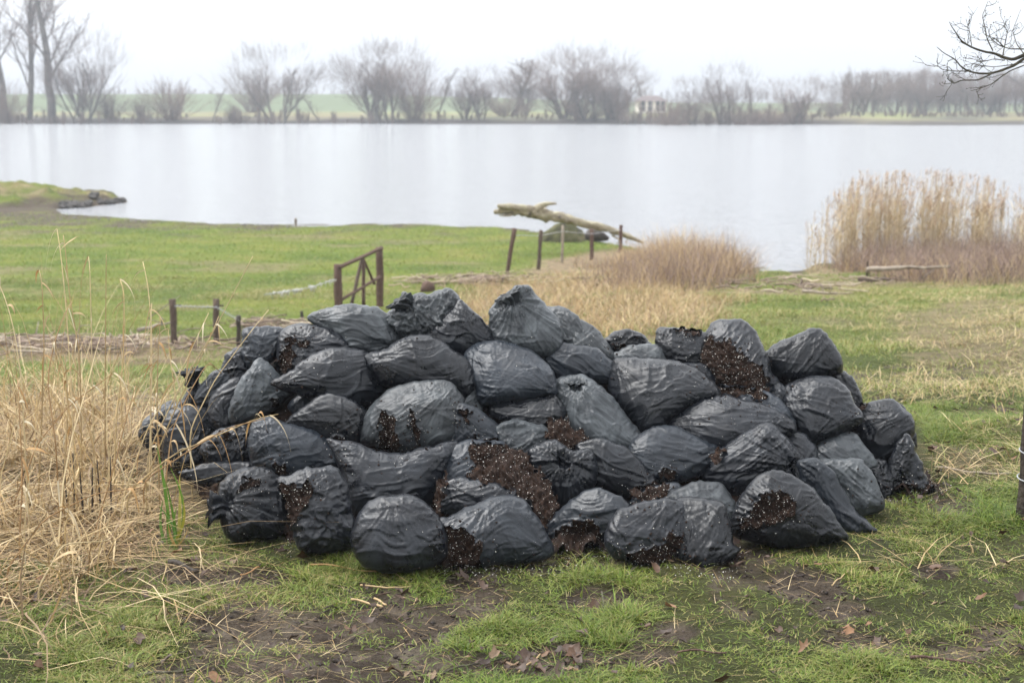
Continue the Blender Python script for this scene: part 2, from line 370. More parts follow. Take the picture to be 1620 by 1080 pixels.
def build_ground():
    ys = np.concatenate([np.array([1.5, 2.5, 3.3]), 3.8 * (72 / 3.8) ** (np.arange(560) / 559)])
    us = np.concatenate([np.linspace(-3400, -350, 40)[:-1], np.linspace(-350, 1970, 440), np.linspace(1970, 5000, 40)[1:]])
    Y, U = np.meshgrid(ys, us, indexing='ij')
    X = (U - 810) / FPX * (Y * CP + 3.5 * SP)
    Z = ground(X, Y)
    mw = mud_w(X, Y) * (Y < 16); dw = dry_w(X, Y)
    Z = Z - .025 * mw + .012 * mw * n2(X * 9, Y * 9, 12)
    sh = np.clip(1.3 - np.abs(Z + 1.95) / np.where(Y > 50, .34, .10) + .8 * n2(X * 1.4, Y * 1.4, 19), 0, 1) * (Y > 28)
    n, m = Y.shape
    idx = np.arange(n * m).reshape(n, m)
    f = np.stack([idx[:-1, :-1], idx[:-1, 1:], idx[1:, 1:], idx[1:, :-1]], -1).reshape(-1, 4)
    mt, N, L, b = mat('ground', .9, .25)
    a = attr(N); sep = N.new('ShaderNodeSeparateColor'); L.new(a.outputs['Color'], sep.inputs[0])
    p = geo_pos(N)
    tg = noise_node(N, L, .45, 8, p, .65)
    g = ramp(N, L, tg.outputs['Fac'], [(.33, (.07, .11, .010)), (.48, (.118, .162, .015)), (.6, (.17, .19, .026)), (.74, (.225, .205, .05))])
    tg2 = noise_node(N, L, 9, 5, p, .7)
    g2 = ramp(N, L, tg2.outputs['Fac'], [(.3, .62), (.7, 1.3)])
    gc = mixc(N, L, 1.0, g.outputs[0], g2.outputs[0], 'MULTIPLY')
    tm = noise_node(N, L, 5, 8, p, .65)
    mu = ramp(N, L, tm.outputs['Fac'], [(.32, (.028, .018, .012)), (.5, (.076, .056, .037)), (.66, (.150, .117, .084))])
    td = noise_node(N, L, 3.5, 8, p, .7)
    dr = ramp(N, L, td.outputs['Fac'], [(.3, (.10, .07, .042)), (.5, (.25, .185, .11)), (.7, (.38, .29, .18))])
    dpt = N.new('ShaderNodeSeparateXYZ'); L.new(p, dpt.inputs[0])
    mrn = N.new('ShaderNodeMapRange'); mrn.inputs['From Min'].default_value = 8; mrn.inputs['From Max'].default_value = 24; L.new(dpt.outputs['Y'], mrn.inputs['Value'])
    soil = mixc(N, L, .75, gc, (.026, .019, .012)); gc = mixc(N, L, mrn.outputs[0], soil, gc)
    drd = mixc(N, L, .5, dr.outputs[0], (.06, .042, .026)); drm = mixc(N, L, mrn.outputs[0], drd, dr.outputs[0])
    c1 = mixc(N, L, sep.outputs[1], gc, drm)
    c2 = mixc(N, L, sep.outputs[0], c1, mu.outputs[0])
    c3 = mixc(N, L, sep.outputs[2], c2, (.09, .07, .05))
    L.new(c3, b.inputs['Base Color'])
    rr = ramp(N, L, tm.outputs['Fac'], [(.4, .95), (.6, .68)])
    rm = N.new('ShaderNodeMix'); rm.inputs['A'].default_value = .95
    L.new(sep.outputs[0], rm.inputs['Factor']); L.new(rr.outputs[0], rm.inputs['B']); L.new(rm.outputs['Result'], b.inputs['Roughness'])
    tb = noise_node(N, L, 22, 8, p, .7); bump(N, L, b, tb.outputs['Fac'], .9, .06)
    tb2 = noise_node(N, L, 7, 6, p, .65, .8); bump(N, L, b, tb2.outputs['Fac'], .7, .12)
    o = link('ground', mesh_from('ground', np.stack([X, Y, Z], -1).reshape(-1, 3), f, mt, np.stack([mw, dw, sh], -1).reshape(-1, 3)))
    tag(o, 'trampled meadow of patchy grass and mud sloping to the water', 'ground', kind='structure')
build_ground()
def build_sky_block_bank():  # unseen bank added behind the camera, keeps low sky light off the bag fronts
    xs = np.linspace(-70, 70, 60); ys = np.linspace(-40, 1.7, 50); Y, X = np.meshgrid(ys, xs, indexing='ij')
    Z = ground(X, np.maximum(Y, 1.5), False) + 5.5 * sstep(0.5, -22, Y) + .05 * n2(X, Y, 2)
    ix = np.arange(3000).reshape(50, 60); f = np.stack([ix[:-1, :-1], ix[:-1, 1:], ix[1:, 1:], ix[1:, :-1]], -1).reshape(-1, 4)
    o = link('sky_block_bank', mesh_from('sky_block_bank', np.stack([X, Y, Z - .01], -1).reshape(-1, 3), f, bpy.data.materials['ground'], np.zeros((3000, 3))))
    tag(o, 'unseen grassy bank added behind the viewpoint to block low sky light', 'sky_block_bank', kind='structure')
build_sky_block_bank()

def build_water():
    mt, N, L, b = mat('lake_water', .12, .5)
    b.inputs['Base Color'].default_value = (.37, .38, .395, 1); b.inputs['IOR'].default_value = 1.33  # paler than the water itself: part of the sky's reflection is in this colour
    p = geo_pos(N)
    mp = N.new('ShaderNodeMapping'); mp.inputs['Scale'].default_value = (.55, 3.0, 1); L.new(p, mp.inputs['Vector'])
    t = noise_node(N, L, 1.0, 5, mp.outputs[0], .6); bump(N, L, b, t.outputs['Fac'], 1.0, .5)
    wp = noise_node(N, L, .035, 3, mp.outputs[0], .6); t3 = noise_node(N, L, 4.2, 3, mp.outputs[0], .6); bump(N, L, b, t3.outputs['Fac'], .9, .05)
    t2 = noise_node(N, L, .18, 3, mp.outputs[0], .5); bump(N, L, b, t2.outputs['Fac'], .3, .3)
    X = np.linspace(-420, 420, 40); Y = np.linspace(20, 300, 40)
    XX, YY = np.meshgrid(X, Y); idx = np.arange(1600).reshape(40, 40)
    f = np.stack([idx[:-1, :-1], idx[:-1, 1:], idx[1:, 1:], idx[1:, :-1]], -1).reshape(-1, 4)
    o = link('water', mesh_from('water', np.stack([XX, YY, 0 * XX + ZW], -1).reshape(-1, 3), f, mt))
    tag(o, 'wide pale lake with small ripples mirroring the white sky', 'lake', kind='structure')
build_water()

def far_z(x, y):
    sh = 258 + 5 * n2(x * .03, 0 * x, 21) + 2 * n2(x * .15, 0 * x, 22) - 14 * sstep(40, 75, x) + 4 * sstep(85, 120, x)
    e = y - sh
    z = ZW - .6 + np.clip(e, -4, 6) * .22 + np.clip(e - 6, 0, 60) * .012
    dike = (4.6 * sstep(380, 420, y) - 1.2 * sstep(430, 520, y)) * (1 - .55 * sstep(-60, 60, x))
    return z + dike + .15 * n2(x * .2, y * .2, 23)
def build_far_bank():
    ys = np.concatenate([np.linspace(236, 300, 60), np.linspace(305, 460, 45), np.linspace(480, 900, 15)])
    xs = np.linspace(-420, 420, 260)
    Y, X = np.meshgrid(ys, xs, indexing='ij'); Z = far_z(X, Y)
    n, m = Y.shape; idx = np.arange(n * m).reshape(n, m)
    f = np.stack([idx[:-1, :-1], idx[:-1, 1:], idx[1:, 1:], idx[1:, :-1]], -1).reshape(-1, 4)
    dirt = 1 - sstep(-1.5, -.6, Z + .4 * n2(X * .1, Y * .1, 29))
    dry = sstep(-.3, .5, n2(X * .05, Y * .05, 30)) * (Y < 330) * .8
    green = sstep(345, 370, Y)
    mt, N, L, b = mat('far_meadow', .95, .2)
    a = attr(N); sep = N.new('ShaderNodeSeparateColor'); L.new(a.outputs['Color'], sep.inputs[0])
    t = noise_node(N, L, .06, 6, geo_pos(N), .6)
    g = ramp(N, L, t.outputs['Fac'], [(.35, (.13, .16, .05)), (.65, (.24, .24, .09))])
    c = mixc(N, L, sep.outputs[1], g.outputs[0], (.22, .18, .10))
    c = mixc(N, L, sep.outputs[2], c, (.12, .15, .075))
    c = mixc(N, L, sep.outputs[0], c, (.06, .05, .042))
    L.new(c, b.inputs['Base Color'])
    o = link('far_bank', mesh_from('far_bank', np.stack([X, Y, Z], -1).reshape(-1, 3), f, mt, np.stack([dirt, dry, green], -1).reshape(-1, 3)))
    tag(o, 'low green far bank and dike across the lake', 'river bank', kind='structure')
build_far_bank()

# ------------------------------------------------------------------ bare trees on the far bank
def grow(rng, base, d0, length, r0, npt=6, up=.25, wob=.12, droop=0.0):
    pts = [np.array(base, float)]; d = np.array(d0, float); d /= np.linalg.norm(d)
    for i in range(npt):
        d = d + rng.normal(0, wob, 3) + np.array([0, 0, up / npt]) - np.array([0, 0, droop * i / npt])
        d /= np.linalg.norm(d); pts.append(pts[-1] + d * length / npt)
    return np.array(pts), np.linspace(r0, r0 * .35, npt + 1)
def perp(rng, d, ang):
    d = d / np.linalg.norm(d); a = rng.normal(size=3); a -= d * a.dot(d); a /= np.linalg.norm(a)
    return d * math.cos(ang) + a * math.sin(ang)
def extent(tr, cr):
    v = np.concatenate(tr.v + cr.v); return [float(np.percentile(v[:, 2], 99.6)), float(np.percentile(np.abs(v[:, 0]), 98) + np.percentile(np.abs(v[:, 1]), 98))]
def tree_proto(seed, H, stems=1, lean=.1, kind='round', fork=.3, dens=1.0, twig='twig'):
    """a leafless tree: stems and limbs are the trunk, twigs are the crown"""
    rng = np.random.default_rng(seed); tr = MB(); cr = MB()
    tall = kind == 'tall'
    for s in range(stems):
        a = 6.283 * (s + rng.random() * .7) / stems + seed; l = lean * (.25 + rng.random()) if stems > 1 else lean * rng.random()
        d0 = (math.cos(a) * l, math.sin(a) * l, 1)
        L0 = H * (.9 if tall else .66) * rng.uniform(.8, 1.08)
        r0 = H * (.012 if stems > 2 else .016)
        b = (rng.normal(0, .04 * H) * (stems > 1), rng.normal(0, .03 * H) * (stems > 1), -.5)
        P, R = grow(rng, b, d0, L0, r0, 9, .3, .07)
        tr.tube(P, R, 6, cap=False)
        n1 = int((15 if tall else 12) * dens)
        for k in range(n1):
            t = fork + (1 - fork) * (k + rng.random()) / n1
            i = min(int(t * 9), 8); p = P[i] + (P[i + 1] - P[i]) * (t * 9 - i); dd = P[i + 1] - P[i]
            big = k < 3 and not tall
            L1 = H * (.16 if tall else (.38 if big else .30)) * (1.25 - .75 * t) * rng.uniform(.7, 1.2)
            if tall: L1 *= 1.7
            Q, R1 = grow(rng, p, perp(rng, dd, rng.uniform(.35, .8) if not tall else rng.uniform(.3, .65)), L1, R[i] * (.58 if big else .38), 6, .75, .08)
            tr.tube(Q, R1, 4, cap=False)
            for q in range(int(9 * dens)):
                t2 = .18 + .82 * (q + rng.random()) / 9; j = min(int(t2 * 6), 5); pp = Q[j] + (Q[j + 1] - Q[j]) * (t2 * 6 - j)
                L2 = L1 * .5 * (1.2 - .6 * t2) * rng.uniform(.7, 1.3)
                S, R2 = grow(rng, pp, perp(rng, Q[j + 1] - Q[j], rng.uniform(.4, .9)), L2, max(R1[j] * .42, .013), 4, .7, .11)
                cr.tube(S, R2, 3, cap=False)
                nl = 4 if tall else 6
                for w in range(nl):
                    t3 = (w + rng.random()) / nl; j3 = min(int(t3 * 4), 3); p3 = S[j3] + (S[j3 + 1] - S[j3]) * (t3 * 4 - j3)
                    T, R3 = grow(rng, p3, perp(rng, S[j3 + 1] - S[j3], rng.uniform(.3, .8)), max(L2 * .55, .035 * H) * rng.uniform(.6, 1.2), .0115, 3, .35, .12)
                    cr.tube(T, R3, 3, cap=False)
    if not tall:       # fine twigs filling rounded clumps of the crown
        W0 = max(.30, .32 + .3 * lean) * H
        for c in range(40):
            q = rng.normal(size=3); q /= np.linalg.norm(q); q *= rng.uniform(.45, 1.0) ** .6; cc = np.array([q[0] * W0 * .95, q[1] * W0 * .95, H * (.60 + .33 * q[2])])
            for w in range(30):
                p = cc + rng.normal(0, .055 * H, 3); d = (p - [0, 0, .18 * H]) / H + [0, 0, .45] + rng.normal(0, .25, 3)
                T, R3 = grow(rng, p, d, H * rng.uniform(.07, .15), .0105, 3, .3, .12); cr.tube(T, R3, 3, cap=False)
    o = empty('bare_tree'); o['ext'] = extent(tr, cr)
    tr.build('trunk', M['bark'], o); cr.build('crown', M[twig], o)
    return o
def bush_proto(seed, H, W, n=90, twig='twig_red'):
    rng = np.random.default_rng(seed); tr = MB(); cr = MB()
    for k in range(n):
        a = rng.uniform(0, 6.28); l = abs(rng.normal(0, .55)) * W / H
        P, R = grow(rng, (math.cos(a) * W * .12 * rng.random(), math.sin(a) * W * .12 * rng.random(), -.3), (math.cos(a) * l, math.sin(a) * l, 1), H * rng.uniform(.6, 1.05), .05, 5, .2, .1)
        (tr if k < n * .3 else cr).tube(P, R, 3, cap=False)
        for w in range(14):
            t3 = .2 + .8 * (w + rng.random()) / 14; j = min(int(t3 * 5), 4); p = P[j] + (P[j + 1] - P[j]) * (t3 * 5 - j)
            T, R3 = grow(rng, p, perp(rng, P[j + 1] - P[j], rng.uniform(.3, .9)), H * .22 * rng.uniform(.5, 1.2), .02, 3, .3, .18)
            cr.tube(T, R3, 3, cap=False)
    o = empty('bare_shrub'); o['ext'] = extent(tr, cr); tr.build('trunk', M['bark'], o); cr.build('crown', M[twig], o)
    return o

PROTO = {}
def far_tree(kind, u, vtop, Y, label, width=None, rot=None, cat='tree', group='bare trees along the far bank', vbase=None):
    spec = {'tallA': lambda: tree_proto(11, 10, 1, .12, 'tall', .2, 1.0), 'tallB': lambda: tree_proto(12, 10, 1, .2, 'tall', .28, .9),
            'willow': lambda: tree_proto(13, 10, 7, .40, 'round', .14, .62), 'spread': lambda: tree_proto(24, 10, 5, .62, 'round', .22, .6),
            'roundA': lambda: tree_proto(15, 10, 3, .16, 'round', .12, .85), 'roundB': lambda: tree_proto(16, 10, 5, .36, 'round', .13, .7),
            'multi': lambda: tree_proto(17, 10, 8, .40, 'round', .1, .6, 'twig_red'), 'thin': lambda: tree_proto(18, 10, 1, .1, 'tall', .3, .75),
            'bush': lambda: bush_proto(19, 10, 11, 95), 'bushB': lambda: bush_proto(20, 10, 9, 70, 'twig')}[kind]
    x = (u - 810) / FPX * (Y * CP + 4 * SP); z = float(far_z(np.array([x]), np.array([Y]))[0])
    ht = (at_y(u, vtop, Y)[2] - z)
    o = copy_tree(PROTO[kind]) if kind in PROTO else PROTO.setdefault(kind, spec())
    o.location = (x, Y, z); s = ht / o['ext'][0]
    sw = s if width is None else width / FPX * Y / o['ext'][1]
    o.scale = (sw, sw, s); o.rotation_euler = (0, 0, RS.uniform(0, 6.28) if rot is None else rot)
    tag(o, label, cat, group)
    return o
FT = [
    ('tallB', 14, -70, 266, 'tall slender bare tree at the very edge of the far bank, first in its line', 100),
    ('tallA', 48, -95, 268, 'tall bare tree with high forked crown, second of the slender trio across the lake', 110),
    ('tallB', 84, -60, 264, 'tall bare tree with forked top just behind the leaning willow', 120),
    ('willow', 128, 38, 262, 'big many-stemmed bare willow leaning over the water beside the tall slender trees', 130),
    ('bush', 6, 120, 262, 'low bare bush at the foot of the slender tall trees', 90),
    ('bush', 272, 120, 264, 'rounded brown bare bush alone by the water near the dike', 95),
    ('bushB', 172, 140, 268, 'loose bare shrub beside the big leaning willow', 90),
    ('bushB', 224, 152, 264, 'low pale shrub between willow and rounded bush', 70),
    ('thin', 336, 137, 264, 'small bare pollard with single straight trunk next to the rounded bush', 45),
    ('bushB', 372, 165, 264, 'low brown scrub between the small pollard and the next sapling', 70),
    ('thin', 405, 145, 262, 'small leaning bare sapling close to the wide spreading tree', 42),
    ('spread', 446, 64, 264, 'wide spreading bare tree with fanned limbs standing alone on the bank', 150),
    ('thin', 508, 150, 263, 'thin pale sapling just past the wide spreading tree', 45),
    ('bushB', 398, 108, 330, 'pale hazy round tree far behind on the dike', 130),
    ('roundB', 588, 66, 266, 'bare tree with open crown on the near side of the paired tall trees', 130),
    ('roundA', 618, 57, 264, 'tallest bare tree of the middle clump with dense dark stem', 135),
    ('bush', 655, 108, 266, 'bushy brown undergrowth tree leaning out from the middle clump', 110),
    ('thin', 692, 106, 265, 'thin upright bare tree standing singly after the middle clump', 48),
    ('willow', 738, 117, 264, 'lower bare willow with dark base, first of a pair', 75),
    ('roundA', 762, 102, 263, 'taller bare willow of the pair beside the gap', 85),
    ('tallB', 812, 92, 290, 'faint slim bare tree set back behind the row', 100),
    ('roundB', 832, 100, 292, 'faint forked bare tree set back beside the slim one', 90),
    ('bush', 800, 150, 288, 'hazy brown thicket under the set-back slim trees', 120),
    ('multi', 888, 76, 265, 'broad many-stemmed reddish bare tree opening the densest clump', 130),
    ('roundA', 932, 68, 263, 'tall dark bare tree rising from the densest clump', 150),
    ('willow', 968, 96, 262, 'leaning bare tree at the outer side of the densest clump', 110),
    ('bush', 978, 130, 262, 'spreading low bush by the water in front of the pale house', 80),
    ('bush', 925, 150, 264, 'low brown undergrowth beneath the densest clump', 150),
    ('thin', 1022, 118, 345, 'faint thin tree behind the pale house', 80),
    ('roundB', 1094, 121, 250, 'rounded bare tree just beyond the pale house', 90),
    ('bush', 1062, 155, 248, 'dark low bush on the spit beside the pale house', 80),
    ('roundA', 1147, 96, 252, 'upright cone-shaped bare tree with dark trunk on the spit', 95),
    ('thin', 1192, 126, 256, 'thin hazy bare tree beside the cone-shaped one', 45),
    ('bush', 1180, 162, 252, 'low dark scrub along the spit under the cone-shaped tree', 140),
    ('multi', 1257, 117, 256, 'rounded fan-like bare tree alone at the end of the spit', 100),
    ('bush', 1225, 168, 256, 'low dark scrub at the foot of the fan-like tree', 120),
    ('roundA', 1350, 112, 292, 'broad bare tree at the near corner of the hazy wood', 110),
    ('bush', 1318, 150, 292, 'low bush at the corner of the hazy wood', 80),
]
for kind, u, vt, Y, lab, w in FT:
    far_tree(kind, u, vt, Y, lab, w, cat='shrub' if kind.startswith('bush') else 'tree')
for k in range(13):
    far_tree(['roundB', 'roundA', 'tallA', 'multi'][k % 4], 1385 + k * 25 + RS.uniform(-7, 7), 112 + RS.uniform(-6, 8), 300 + RS.uniform(-4, 16),
             'tall hazy bare tree in the long wood across the water, under the overhanging branch', RS.uniform(75, 100), group='trees of the hazy wood')
# the depth of that wood and the hedges far beyond: nobody could count them
def far_wood(name, u0, u1, vt, Y0, Y1, n, hvar, label, seed, cw=1.0):
    rng = np.random.default_rng(seed); mb = MB()
    for i in range(n):
        Y = rng.uniform(Y0, Y1); u = rng.uniform(u0, u1)
        x = (u - 810) / FPX * (Y * CP + 4 * SP); z = float(far_z(np.array([x]), np.array([Y]))[0])
        h = max(at_y(u, vt + rng.normal(0, hvar), Y)[2] - z, 1.0)
        P, R = grow(rng, (x, Y, z), (rng.normal(0, .05), 0, 1), h * .9, .014 * h, 4, .1, .05); mb.tube(P, R, 3, cap=False)
        for k in range(46):
            t = .15 + .85 * rng.random(); p = P[0] + (P[-1] - P[0]) * t
            S, R2 = grow(rng, p, perp(rng, np.array([0, 0, 1.0]), rng.uniform(.3, 1.0)), h * .3 * cw * (1.25 - .8 * t) * rng.uniform(.5, 1.2), .035, 3, .5, .15); mb.tube(S, R2, 3, cap=False)
    return tag(mb.build(name, M['twig']), label, 'wood', kind='stuff')
far_wood('hazy_wood', 1330, 1760, 114, 315, 370, 230, 6, 'depth of the pale blue wood across the water behind its front row', 41)
far_wood('far_hedge', -200, 1900, 140, 540, 640, 330, 4, 'faint blue hedges and tree line on the horizon beyond the dike', 42, 1.3)
far_wood('bank_scrub', 980, 1320, 176, 252, 262, 90, 6, 'low dark scrub along the waterline of the spit', 43, 1.6)
far_wood('shore_scrub', 1300, 1780, 180, 266, 276, 120, 4, 'dark low scrub along the waterline before the hazy wood', 45, 1.6)
far_wood('bank_reeds', -60, 980, 181, 259, 268, 150, 7, 'thin brown reeds and scrub along the far waterline', 44, 1.6)

# pale house far across the lake
def house():
    Y = 330; p = at_y(1032, 172, Y); z0 = float(far_z(np.array([p[0]]), np.array([Y]))[0])
    o = empty('country_house', (p[0], Y, z0)); s = Y / FPX
    W, H, D = 44 * s, 25 * s, 9.0
    def box(mb, x0, x1, y0, y1, z0_, z1):
        v = [(a, b_, c) for a in (x0, x1) for b_ in (y0, y1) for c in (z0_, z1)]
        mb.add(v, [(0, 1, 3), (0, 3, 2), (4, 6, 7), (4, 7, 5), (0, 4, 5), (0, 5, 1), (2, 3, 7), (2, 7, 6), (0, 2, 6), (0, 6, 4), (1, 5, 7), (1, 7, 3)])
    m1 = MB(); box(m1, -W / 2, W / 2, 0, D, -.5, H * .72); m1.build('wall', M['render_wall'], o, smooth=False)
    m2 = MB(); e = .5
    v = [(-W / 2 - e, -e, H * .72 + .003), (W / 2 + e, -e, H * .72 + .003), (W / 2 + e, D + e, H * .72 + .003), (-W / 2 - e, D + e, H * .72 + .003), (-W / 2 + 1.5, D / 2, H + .3), (W / 2 - 1.5, D / 2, H + .3)]
    m2.add(v, [(0, 1, 5), (0, 5, 4), (2, 3, 4), (2, 4, 5), (1, 2, 5), (3, 0, 4), (0, 2, 1), (0, 3, 2)]); m2.build('roof', M['roof'], o, smooth=False)
    for i, wx in enumerate((-.33, -.08, .2, .38)):
        for zz in (.12, .44):
            m3 = MB(); box(m3, W * wx - .5, W * wx + .5, -.04, .3, H * zz, H * zz + 1.1); m3.build('window', M['glass'], o, smooth=False)
    tag(o, 'pale two-storey house with dark roof between the trees across the lake', 'house')
house()

# ------------------------------------------------------------------ fences, gate, dead wood on the meadow
def post_mesh(name, p, h, r, mat_, lean=(0, 0), sides=7, square=False, seed=0):
    mb = MB(); n = 7; t = np.linspace(-.12, 1, n)
    P = np.stack([lean[0] * h * t + .006 * n2(t * 4, 0 * t + seed, 3), lean[1] * h * t, h * t], -1)
    mb.tube(P, r * (1 + .06 * np.sin(np.arange(n) * 2.1 + seed)), 4 if square else sides, wob=.06)
    return mb.build(name, mat_, None, p)
POSTS = [  # u, v base, v top, half width px, lean, material, label
    (276, 545, 473, 5.6, 0, 'wood', 'thick grey fence post by the driftwood line, farthest from the gate'),
    (343, 546, 473, 5.0, .02, 'wood', 'grey fence post with a dark insulator between two others by the driftwood'),
    (378, 552, 499, 3.8, .02, 'wood_dark', 'short dark fence post beside the pile of bags'),
    (802, 432, 361, 3.6, .17, 'wood_red', 'leaning reddish fence post nearest the gate on the lake side'),
    (852, 426, 364, 3.2, .06, 'wood', 'thin grey-brown fence post second from the leaning one'),
    (889, 416, 356, 2.2, .02, 'wood_grey', 'pale thin fence post in front of the mossy stump'),
    (936, 411, 362, 3.4, 0, 'wood_red', 'reddish-brown fence post in front of the fallen trunk'),
    (981, 399, 356, 3.0, .02, 'wood_red', 'brown fence post at the low end of the fallen trunk'),
    (1027, 392, 350, 1.6, 0, 'wood_grey', 'very thin pale fence stake sticking out of the dry brush'),
    (1043, 390, 357, 2.6, 0, 'wood', 'dark fence post above the dry brush, nearer the trunk'),
    (1067, 386, 355, 2.4, 0, 'wood', 'last dark fence post above the dry brush'),
    (1582, 392, 319, 2.4, .0, 'wood_dark', 'slim dark stake standing in the reeds'),
    (468, 358, 345, 2.0, .0, 'wood_grey', 'tiny weathered stake at the water edge of the meadow'),
    (478, 507, 492, 2.6, .0, 'wood_dark', 'small dark stub in the grass below the barbed wire'),
]
post_top = {}
for k, (u, vb, vt, hw, lean, mm, lab) in enumerate(POSTS):
    g = gpt(u, vb); s = g[1] / FPX
    h = (at_y(u, vt, g[1])[2] - g[2])
    o = post_mesh('fence_post', g, h, hw * s * 1.02, M[mm], (lean, 0), seed=k)
    tag(o, lab, 'fence post', 'old fence posts on the meadow'); post_top[k] = (g, h)
def insulator(post_index, dx):
    g, h = post_top[post_index]; s = g[1] / FPX
    mb = MB(); mb.tube([(0, 0, 0), (dx * .6 * s, 0, 0), (dx * s, 0, .002)], [1.4 * s, 1.2 * s, 2.2 * s], 6)
    posts = [o for o in bpy.data.objects if o.name.startswith('fence_post')]
    po = min(posts, key=lambda o: abs(o.location.x - g[0]) + abs(o.location.y - g[1]))
    mb.build('insulator', M['wood_dark'], po, (4 * s, -.01, h * .86))
insulator(0, 9); insulator(1, 9)

def gate():
    g1 = gpt(536, 492); g2 = gpt(600, 489)
    D = 23.5
    a0 = at_y(536, 492, D); a1 = at_y(534, 418, D); b0 = at_y(601, 486, D + 1.6); b1 = at_y(600, 391, D + 1.6)
    for p in (a0, b0): p[2] = ground(p[0], p[1])
    o = empty('field_gate', (a0 + b0) / 2); C = (a0 + b0) / 2; s = D / FPX
    def bar(name, p, q, r, sides=4, m='wood_red', n=6):
        t = np.linspace(0, 1, n)[:, None]; mb = MB(); mb.tube(p + (q - p) * t - C, r, sides, wob=.08); mb.build(name, M[m], o)
    bar('gate_post', a0 - [0, 0, .2], a1, 7.0 * s, 6, 'wood_red'); bar('gate_post', b0 - [0, 0, .2], b1, 7.0 * s, 6, 'wood_red')
    f = lambda u, v: at_y(u, v, D + 1.6 * (u - 536) / 65 - .12)
    bar('top_rail', f(537, 423), f(604, 392), 3.6 * s, 4); bar('lower_rail', f(540, 474), f(601, 438), 3.0 * s, 4)
    bar('brace', f(573, 408), f(556, 482), 3.0 * s, 4, 'wood'); bar('brace', f(575, 410), f(592, 449), 2.8 * s, 4)
    bar('upright', f(575, 410), f(575, 484), 3.0 * s, 4)
    tag(o, 'weathered brown wooden gate frame with slanted top rail and crossed braces', 'gate')
gate()
def wire(pts, Y, label, wool=0):
    P = np.array([at_y(u, v, y) for (u, v), y in zip(pts, Y)])
    t = np.linspace(0, len(P) - 1, 40); Q = np.stack([np.interp(t, np.arange(len(P)), P[:, i]) for i in range(3)], -1)
    C = Q[0].copy(); o = empty('barbed_wire', C)
    mb = MB(); mb.tube(Q - C, .006, 4)
    for i in range(1, 39, 2): mb.tube([Q[i] - C - [.02, 0, .025], Q[i] - C + [.02, 0, .025]], .003, 3)
    mb.build('strand', M['wire'], o)
    if wool:
        for k in range(wool):
            q = Q[RS.randrange(6, 39)] - C; mb = MB()
            for j in range(7):
                d = NR.normal(0, .022, 3); mb.tube([q, q + d * .5 + [.03 * NR.normal(), 0, 0], q + d + [0, 0, -.03 - .05 * RS.random()]], [.005, .006, .002], 5)
            mb.build('wool_tuft', M['wool'], o)
    tag(o, label, 'wire')
wire([(418, 466), (450, 461), (490, 455), (532, 441)], [21, 21.7, 22.5, 23.5], 'sagging barbed wire with white wool tufts running up to the gate post', 16)
wire([(276, 484), (343, 486), (378, 507)], [19.9, 19.9, 19.7], 'thin wire strung between the three posts by the driftwood')
wire([(806, 372), (853, 373), (889, 366), (936, 370), (982, 364)], [31, 31.6, 32.6, 33.4, 34.5], 'thin wire strung along the posts in front of the fallen trunk')

def px_tube(mb, pts, Y, rad_px, sides=8, n=16, wob=.05, seed=0, mi=0):
    """a limb through points seen at given distances, its radius given at that distance"""
    pts = np.array(pts, float); Y = np.broadcast_to(np.asarray(Y, float), (len(pts),)); R = np.broadcast_to(np.asarray(rad_px, float), (len(pts),))
    P = np.array([at_y(u, v, y) for (u, v), y in zip(pts, Y)])
    t = np.linspace(0, len(P) - 1, n); k = np.arange(len(P))
    Q = np.stack([np.interp(t, k, P[:, i]) for i in range(3)], -1); r = np.interp(t, k, R) * np.interp(t, k, Y) / FPX
    Q[1:-1] = .25 * Q[:-2] + .5 * Q[1:-1] + .25 * Q[2:]
    mb.tube(Q, r, sides, wob=wob, mi=mi); return Q

